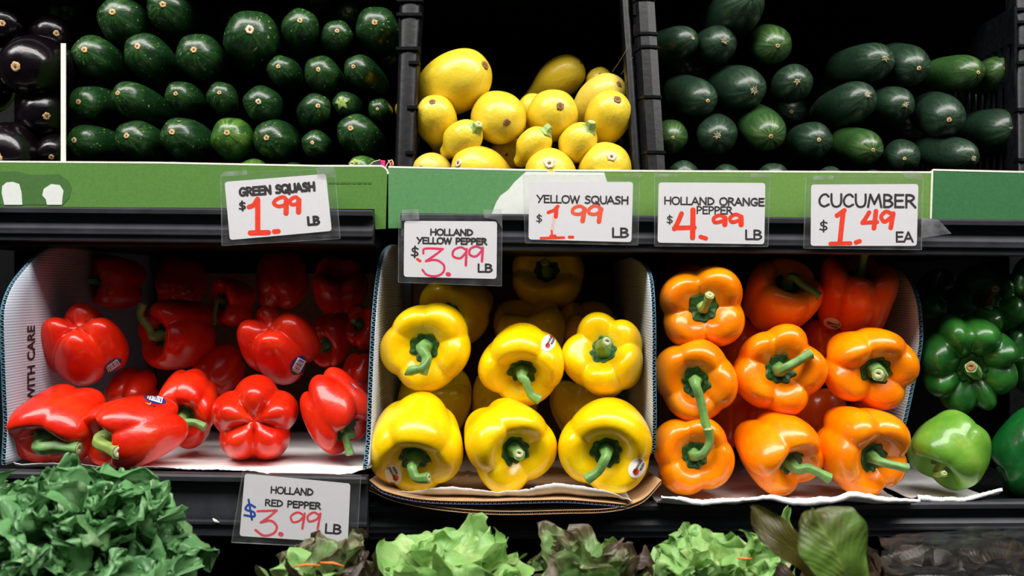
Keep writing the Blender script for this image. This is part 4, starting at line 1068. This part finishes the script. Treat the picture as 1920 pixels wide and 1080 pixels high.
def hand(s, a, b, h, w):
    a, b = np.array(a, float), np.array(b, float); tot = sum(GL[c][0] for c in s); d = b - a; L = np.linalg.norm(d); d /= L; n = np.array((d[1], -d[0])); k = L / tot
    x = 0; ch = []
    for c in s:
        for st in GL[c][1]:
            ch.append(stroke([a + d * ((x + p[0]) * k) + n * (p[1] * h) for p in st], w, len(ch)))
        x += GL[c][0]
    return join(ch)


def rounded_quad(q, r=5, n=5):
    q = np.array(q, float); out = []
    for i in range(4):
        p, a, b = q[i], q[i - 1], q[(i + 1) % 4]; da = (a - p) / np.linalg.norm(a - p); db = (b - p) / np.linalg.norm(b - p)
        p0, p1 = p + da * r, p + db * r
        for k in np.linspace(0, 1, n): out.append((1 - k)**2 * p0 + 2 * k * (1 - k) * p + k * k * p1)
    return [tuple(v) for v in out][::-1]


def K(sc, ox, oy): return lambda pts: [(x / sc + ox, y / sc + oy) for x, y in pts]


def price_sign(label, sleeve, card, y, rows, tapes=()):
    """rows: (name, (V2, F), material)"""
    cx, cy = np.mean(sleeve, 0); base = P(cx, max(p[1] for p in sleeve), y)
    t = thing('price_sign', base, label, 'price sign', 'price signs clipped along the rails')
    part('sleeve', *poly_plate(rounded_quad(sleeve, 2)[::-1], y - 0.0022, 0.0003), M['film'], t, False)
    part('sleeve_back', *poly_plate(rounded_quad(sleeve, 2)[::-1], y - 0.0004, 0.0003), M['film'], t, False)
    sl = [edge_strip([sleeve[i], sleeve[(i + 1) % 4]], y - 0.0026, 0.0004, 0.0022) for i in range(4)]
    part('sleeve_seam', *join(sl), M['tape'], t, False)
    c = part('card', *poly_plate(rounded_quad(card, 6)[::-1], y - 0.0014, 0.0004), M['card'], t, False)
    for i, (nm, (V, f), m) in enumerate(rows):
        W2 = np.array([P(v[0], v[1], y - 0.00150 - 0.000012 * v[2]) for v in V])
        part(nm, W2, f, m, c, False)
    for q in tapes: part('tape', *poly_plate(q, y - 0.0030, 0.0002), M['tape'], t, False)
    return t


def S(name, strokes, m):
    return (name, join([stroke(p, w, i) for i, (p, w) in enumerate(strokes)]), m)


SY = UY - 0.0075
k = K(5.647, 400, 300)
price_sign('price sign reading GREEN SQUASH $1.99 LB, tilted, on the left rail', [(414, 326), (627, 316), (637, 447), (416, 460)], [(421, 341), (611, 326), (622, 433), (431, 450)], SY, [
    ('product_name', hand('GREEN SQUASH', *k([(278, 382), (1080, 318)]), 14.5, 4.8), M['ink']),
    ('dollar_sign', hand('$', *k([(272, 532), (348, 526)]), 15.5, 3.6), M['ink']),
    S('price_digits', [(k([(378, 498), (425, 478), (468, 412)]), 9), (k([(470, 425), (470, 765)]), 10), (k([(392, 772), (582, 768)]), 10), (k([(645, 758), (688, 755)]), 9),
                       (k([(785, 430), (740, 392), (665, 420), (640, 460), (690, 490), (760, 470), (785, 430)]), 7), (k([(772, 440), (770, 562)]), 10), (k([(910, 420), (870, 392), (810, 430), (830, 470), (890, 460), (912, 420)]), 7), (k([(905, 425), (902, 550)]), 10)], M['redpen']),
    ('unit_lettering', hand('LB', *k([(1000, 690), (1128, 678)]), 14.5, 5.0), M['ink'])],
    [[(419, 322), (463, 319), (463, 328), (414, 331)], [(592, 314), (626, 313), (628, 333), (596, 331)]])
k = K(3.765, 730, 310)
price_sign('price sign reading HOLLAND YELLOW PEPPER $3.99 LB, hanging below the rail', [(748, 403), (941, 402), (940, 536), (747, 529)], [(758, 414), (932, 415), (931, 523), (757, 519)], SY - 0.001, [
    ('product_name', hand('HOLLAND', *k([(288, 492), (592, 495)]), 11, 3.1), M['ink']),
    ('product_name', hand('YELLOW PEPPER', *k([(194, 551), (690, 558)]), 11, 3.1), M['ink']),
    ('dollar_sign', hand('$', *k([(150, 645), (208, 647)]), 19, 3.2), M['ink']),
    S('price_digits', [(k([(240, 622), (245, 590), (378, 590)]), 4.2), (k([(378, 590), (320, 635), (258, 676)]), 4.2), (k([(258, 676), (330, 668), (385, 705), (380, 755), (330, 782), (265, 772), (234, 738)]), 4.2), (k([(412, 768), (420, 770)]), 8),
                       (k([(545, 598), (505, 578), (455, 600), (450, 640), (500, 655), (545, 610)]), 4.2), (k([(545, 590), (540, 706)]), 4.8), (k([(657, 590), (615, 572), (570, 592), (568, 630), (610, 642), (655, 600)]), 4.2), (k([(660, 582), (654, 676)]), 4.8)], M['pinkpen']),
    S('pen_mark', [(k([(198, 662), (218, 676)]), 5)], M['redpen']),
    ('unit_lettering', hand('LB', *k([(622, 753), (730, 753)]), 14.5, 3.7), M['ink'])],
    [[(754, 393), (785, 392), (786, 412), (752, 414)], [(906, 393), (940, 392), (942, 428), (930, 412), (908, 408)]])
price_sign('price sign reading YELLOW SQUASH $1.99 LB, its red digit partly wiped', [(981, 329), (1199, 329), (1196, 459), (985, 455)], [(992, 341), (1187, 341), (1184, 454), (991, 449)], SY, [
    ('product_name', hand('YELLOW SQUASH', *k([(1040, 262), (1690, 272)]), 13.5, 2.8), M['ink']),
    ('dollar_sign', hand('$', *k([(1035, 402), (1080, 402)]), 14.5, 2.3), M['ink']),
    S('price_digits', [(k([(1122, 332), (1160, 318), (1190, 290)]), 6.5), (k([(1180, 300), (1175, 362)]), 8), (k([(1146, 462), (1150, 505)]), 3.5), (k([(1070, 514), (1232, 510)]), 5), (k([(1140, 500), (1170, 500)]), 6), (k([(1270, 506), (1295, 506)]), 5.5)], M['redpen']),
    S('cents_digits', [(k([(1385, 310), (1345, 288), (1300, 305), (1295, 335), (1340, 345), (1385, 322)]), 6.5), (k([(1378, 310), (1364, 392)]), 9), (k([(1500, 308), (1455, 285), (1412, 308), (1412, 338), (1455, 345), (1498, 320)]), 6.5), (k([(1492, 308), (1480, 396)]), 9)], M['fadepen']),
    S('wiped_stroke', [(k([(1162, 370), (1152, 450)]), 6)], M['ghostpen']),
    ('unit_lettering', hand('LB', *k([(1570, 507), (1692, 507)]), 16.5, 4.0), M['ink'])],
    [[(1168, 327), (1203, 326), (1203, 331), (1168, 332)]])
k = K(2.667, 1200, 300)
price_sign('price sign reading HOLLAND ORANGE PEPPER $4.99 LB, on the upper rail', [(1228, 327), (1444, 331), (1440, 462), (1228, 461)], [(1235, 342), (1435, 343), (1433, 458), (1233, 455)], SY, [
    ('product_name', hand('HOLLAND ORANGE', *k([(120, 221), (624, 228)]), 13.5, 2.8), M['ink']),
    ('product_name', hand('PEPPER', *k([(282, 268), (464, 270)]), 13.3, 2.7), M['ink']),
    ('dollar_sign', hand('$', *k([(132, 318), (165, 318)]), 15, 2.4), M['ink']),
    S('price_digits', [(k([(208, 268), (190, 310), (172, 344)]), 9), (k([(172, 340), (272, 338)]), 9), (k([(265, 250), (263, 388)]), 10), (k([(303, 384), (330, 392)]), 8),
                       (k([(428, 288), (398, 276), (368, 292), (375, 312), (425, 302)]), 7), (k([(425, 290), (424, 322)]), 10), (k([(508, 284), (478, 272), (450, 290), (460, 310), (505, 298)]), 7), (k([(505, 285), (506, 322)]), 10)], M['redpen']),
    ('unit_lettering', hand('LB', *k([(524, 397), (612, 397)]), 17, 3.8), M['ink'])],
    [[(1228, 325), (1270, 327), (1270, 331), (1228, 331)], [(1408, 325), (1444, 326), (1444, 332), (1408, 333)]])
price_sign('price sign reading CUCUMBER $1.49 EA, at right on the upper rail', [(1512, 332), (1731, 330), (1728, 468), (1508, 465)], [(1521, 346), (1722, 345), (1719, 461), (1520, 461)], SY, [
    ('product_name', hand('CUCUMBER', *k([(892, 233), (1384, 237)]), 23.5, 4.2), M['ink']),
    ('dollar_sign', hand('$', *k([(896, 355), (940, 355)]), 19, 3), M['ink']),
    S('price_digits', [(k([(985, 278), (1022, 252)]), 9), (k([(1016, 258), (1000, 408)]), 9.5), (k([(952, 418), (1052, 416)]), 7.5), (k([(1080, 412), (1098, 406)]), 8.5), (k([(1146, 262), (1128, 292), (1112, 314)]), 8), (k([(1112, 314), (1186, 310)]), 7.5), (k([(1180, 256), (1170, 340)]), 9),
                       (k([(1265, 272), (1230, 258), (1206, 284), (1222, 308), (1262, 282)]), 7.5), (k([(1266, 268), (1254, 338)]), 9)], M['redpen']),
    ('unit_lettering', hand('EA', *k([(1278, 409), (1368, 409)]), 18, 3.8), M['ink'])],
    [[(1525, 329), (1562, 329), (1562, 336), (1525, 337)], [(1690, 322), (1726, 322), (1732, 338), (1700, 334)], [(1728, 408), (1760, 412), (1784, 438), (1728, 446)]])
k = K(2.667, 0, 840)
price_sign('price sign reading HOLLAND RED PEPPER $3.99 LB, on the lower left rail above lettuce', [(456, 880), (676, 893), (668, 1029), (434, 1017)], [(459, 888), (657, 907), (652, 1018), (449, 1005)], LY - 0.0075, [
    ('product_name', hand('HOLLAND', *k([(1352, 225), (1567, 237)]), 12, 2.7), M['ink']),
    ('product_name', hand('RED PEPPER', *k([(1324, 288), (1605, 305)]), 11.5, 2.7), M['ink']),
    S('dollar_sign', [(k([(1275, 296), (1245, 282), (1228, 306), (1270, 322), (1272, 342), (1222, 336)]), 4.2), (k([(1243, 258), (1260, 358)]), 4)], M['bluepen']),
    S('price_digits', [(k([(1288, 316), (1384, 312)]), 4.4), (k([(1384, 312), (1345, 345), (1304, 372)]), 4.4), (k([(1304, 372), (1355, 364), (1384, 392), (1370, 425), (1320, 438), (1278, 410)]), 4.6), (k([(1402, 430), (1407, 432)]), 8.5),
                       (k([(1520, 335), (1488, 322), (1455, 342), (1465, 370), (1500, 362), (1522, 335)]), 4), (k([(1524, 328), (1512, 402)]), 4.4), (k([(1598, 335), (1568, 322), (1538, 342), (1545, 366), (1580, 358), (1600, 335)]), 4), (k([(1602, 328), (1588, 405)]), 4.4)], M['coralpen']),
    ('unit_lettering', hand('LB', *k([(1622, 424), (1708, 430)]), 16.5, 3.7), M['ink'])],
    [[(458, 872), (500, 876), (500, 884), (456, 882)]])


# ------------------------------------------------------------------ lettuces
def leaf(base, d0, nrm, L, Wd, curl, ruffle, freq, cup, seed, nu=30, nv=54, jag=0.0, pw=.55, ep=2.2):
    r = np.random.RandomState(seed); d0 = np.array(d0, float); d0 /= np.linalg.norm(d0)
    nrm = np.array(nrm, float); nrm -= d0 * nrm.dot(d0); nrm /= np.linalg.norm(nrm); side = np.cross(d0, nrm)
    u = np.linspace(0.02, 1, nu); v = np.linspace(-1, 1, nv); c = np.array(base, float); rows = []; lc = []
    p1, p2, p3, p4 = r.uniform(0, 6.28, 4); prev = 0
    for i, uu in enumerate(u):
        a = curl * uu ** 1.6; t = d0 * math.cos(a) - nrm * math.sin(a); nn = nrm * math.cos(a) + d0 * math.sin(a)
        c = c + t * L * (uu - prev); prev = uu
        w = Wd * uu ** pw * max(.04, 1 - uu ** 7) ** .5
        end = np.clip((uu - .62) / .38, 0, 1); av = np.abs(v); e = np.maximum(av ** ep, end ** (ep * .68))
        ph = np.where(v > 0, p1, p2)
        rf = av ** 2 * np.sin(freq * uu * 3.0 + ph + 1.2 * v) + end * np.sin(freq * v * 1.15 + p3) + .55 * e * np.sin(2.3 * freq * (uu + .6 * v) + p4) + .4 * e * np.sin(4.3 * freq * (uu - .5 * v) + p1)
        sp = 1 + jag * e * np.sin(freq * 3.1 * (uu + v) + p2)
        rows.append(c + np.outer(v * w * sp, side) + np.outer(cup * av ** 2 * w + ruffle * L * rf * e, nn) + np.outer(end * jag * L * .35 * np.sin(freq * 2.6 * v + p4), t))
        lc.append(np.stack((np.full(nv, uu), v, e), 1))
    return np.concatenate(rows), grid_faces(nu, nv), np.concatenate(lc)


def lettuce(label, px, py, y, rpx, mats, n, seed, ruffle=.12, freq=5.0, spread=(15, 85), curl=(.3, 1.2), width=.55, cup=.2, jag=.03, zs=1.0, extra=(), ep=2.2, nu=30, nv=54, crumple=None):
    r = np.random.RandomState(seed); c = P(px, py, y); R = rpx * (y - CY) / F
    t = thing('lettuce', (c[0], c[1], c[2] - R * .3), label, 'lettuce', 'lettuces along the bottom shelf')
    part('core', *tube([c - (0, 0, R * .25), c + (0, 0, R * .1), c + (0, 0, R * .25)], np.array([.16, .14, .05]) * R, 14), M['palestem'], t)
    for i in range(n):
        k = (i + .5) / n; el = math.radians(spread[1] + (spread[0] - spread[1]) * k ** .8); az = i * 2.39996 + r.uniform(-.3, .3)
        d = np.array((math.cos(az) * math.cos(el), math.sin(az) * math.cos(el), math.sin(el) * zs))
        nr = np.array((-math.cos(az) * math.sin(el), -math.sin(az) * math.sin(el), math.cos(el))) + r.normal(0, .12 if not crumple else .4, 3)
        L = R * r.uniform(.88, 1.12); m = mats[r.randint(len(mats))]
        V, f, lc = leaf(c + r.normal(0, R * .03, 3), d, nr, L, L * width * r.uniform(.85, 1.2), r.uniform(*curl), ruffle * r.uniform(.7, 1.3), freq * r.uniform(.85, 1.2), cup, seed * 100 + i, nu, nv, jag=jag, ep=ep)
        if crumple:   # frilled leaf: the blade is thrown into folds that tighten towards its margin
            w = np.clip(np.maximum(lc[:, 0] ** 1.3, .8 * np.abs(lc[:, 1]) ** 2 * lc[:, 0] ** .5), 0, 1); V1 = V - c
            for q, (am, fr, po) in enumerate(crumple):
                V = V + np.stack([ring_noise(V1, seed * 1000 + i * 17 + q * 5 + ax, am, fr) for ax in range(3)], 1) * (w ** po)[:, None]
        part('leaf', V, f, M[m], t, lc=lc)
    for j, (bp, tp, yb, yt, wd, m, cu, rf) in enumerate(extra):
        a, b = P(*bp, yb), P(*tp, yt); d = b - a; L = np.linalg.norm(d)
        V, f, lc = leaf(a, d, np.array((0.15, -1, .3)), L * 1.05, wd * (y - CY) / F, cu, rf, 3.2, .25, seed * 100 + 70 + j, jag=.02)
        for q, (am, fr) in enumerate(((.0045, 70), (.0018, 230))):
            V = V + np.stack([ring_noise(V - a, seed * 77 + j * 9 + q * 3 + ax, am * (yb - CY), fr) for ax in range(3)], 1) * np.maximum(lc[:, :1], .2)
        part('leaf', V, f, M[m], t, lc=lc)
    return t


lettuce('head of curly green leaf lettuce in the bottom left corner', 140, 1085, -.20, 206, ['curly'], 78, 11, ruffle=.03, freq=4.0, spread=(-8, 88), curl=(-.2, 1.5), width=.44, cup=.1, jag=.01, ep=1.5, nu=56, nv=72, crumple=((.0085, 120, .8), (.0062, 300, 1.6), (.0020, 800, 3)))
lettuce('green and red leaf lettuce under the red pepper sign, sprinkled with carrot', 610, 1165, -.20, 142, ['mixed', 'mixed', 'butter', 'redleaf'], 26, 12, ruffle=.07, freq=4.2, spread=(-5, 80), curl=(-.2, 1.2), width=.60, cup=.25, ep=1.8, nu=44, nv=60, crumple=((.006, 90, 1), (.0022, 300, 1.6)))
lettuce('pale green butter lettuce with smooth cupped leaves, under the yellow peppers', 850, 1138, -.20, 152, ['butter'], 30, 13, ruffle=.06, freq=4.6, spread=(0, 85), curl=(.9, 1.9), width=.75, cup=.2, ep=1.6, nu=44, nv=60, crumple=((.004, 100, 1), (.0018, 280, 1.6)))
lettuce('lettuce of green and bronze pointed leaves, right of the pale butter one', 1100, 1150, -.20, 152, ['mixed', 'butter', 'mixed', 'redleaf', 'mixed'], 26, 14, ruffle=.06, freq=4.0, spread=(-5, 80), curl=(-.3, .8), width=.42, cup=.35, ep=1.8, nu=44, nv=60, crumple=((.006, 90, 1), (.0020, 300, 1.6)))
lettuce('pale frilled lettuce with a carrot shred, under the orange peppers', 1345, 1126, -.20, 132, ['butter'], 26, 15, ruffle=.09, freq=5.2, spread=(0, 85), curl=(.3, 1.5), width=.6, cup=.25, ep=1.6, nu=44, nv=60, crumple=((.005, 100, 1), (.0028, 300, 1.6)), extra=[((1470, 1080), (1492, 962), -.17, -.16, 22, 'butter', .2, .03)])
lettuce('red leaf lettuce with two big blurred olive leaves in front', 1560, 1140, -.27, 110, ['redleaf', 'redleaf', 'brownleaf'], 16, 16, ruffle=.06, freq=3.6, curl=(.3, 1.2), width=.6, cup=.3,
        extra=[((1560, 1120), (1440, 968), -.30, -.31, 36, 'olive', .5, .04), ((1600, 1130), (1560, 985), -.31, -.33, 80, 'oliveleaf', .8, .05)])
for i, (px, w) in enumerate(((1725, 105), (1870, 115))):
    lettuce('dark brown leaf lettuce in clear bag, %s' % ('next to the red leaf lettuce' if i == 0 else 'in the bottom right corner'), px, 1130, -.16, w, ['brownleaf'], 18, 17 + i, ruffle=.08, freq=4, curl=(.3, 1.2), width=.6)
tb = thing('plastic_bag', P(1800, 1120, -.16), 'clear crinkled bag film over the dark lettuces at bottom right', 'bag')
gx, gy = np.meshgrid(np.linspace(1655, 2010, 60), np.linspace(0, 1, 26))
rr = np.random.RandomState(5); V = np.array([P(a, 1085 - 80 * math.sin(b * 2.4), -.30 + .22 * b) for a, b in zip(gx.ravel(), gy.ravel())])
V += np.stack((ring_noise(V * 90, 3, .002, 1), ring_noise(V * 110, 4, .003, 1), ring_noise(V * 100, 5, .005, 1)), 1)
solid(part('film', V, grid_faces(26, 60), M['bag'], tb), .0002)

for i, (pts, lb) in enumerate((([(550, 1063), (575, 1059), (600, 1060)], 'orange carrot shred lying on the red and green lettuce, left of two'), ([(600, 1055), (625, 1056), (645, 1062)], 'orange carrot shred lying on the red and green lettuce, right of two'), ([(1382, 1046), (1398, 1048), (1410, 1047)], 'orange carrot shred lying on the pale frilled lettuce'))):
    tag(part('carrot_shred', *tube([P(a, b, -.272 if i < 2 else -.262) for a, b in pts], [.0006, .0010, .0005], 8), M['carrot'], None), lb, 'carrot', 'carrot shreds on the lettuces')
tag(part('peel_flake', *tube(catmull([P(399, 972, LY - .008), P(404, 977, LY - .009), P(411, 980, LY - .008)], 8), np.interp(np.linspace(0, 1, 8), [0, .5, 1], [.0004, .0018, .0004]), 8), M['chip'], None), 'white peel flake stuck on the lower left rail', 'peel')

# woven packet with a pink band beside the crate post
t = thing('mesh_packet', P(712, 316, .03), 'small woven packet with pink band squeezed beside the left crate post', 'packet')
def rag(pts, y): return poly_plate(pts, y, .004)
part('pink_band', *rag([(714, 300), (722, 301), (721, 318), (713, 318)], .026), M['pink'], t, False)
part('woven_band', *rag([(690, 313), (702, 305), (714, 301), (713, 318), (692, 318)], .027), M['indigo'], t, False)
part('cord', *join([tube(catmull([P(a, b, .024) for a, b in q], 10), .0006, 6) for q in ([(674, 316), (690, 312), (700, 304), (713, 300)], [(722, 318), (727, 306), (735, 300), (738, 312)], [(728, 318), (732, 308), (728, 300)], [(690, 316), (697, 310), (704, 316)])]), M['twine'], t)
part('red_band', *rag([(733, 303), (738, 302), (738, 316), (734, 316)], .030), M['stkred'], t, False)
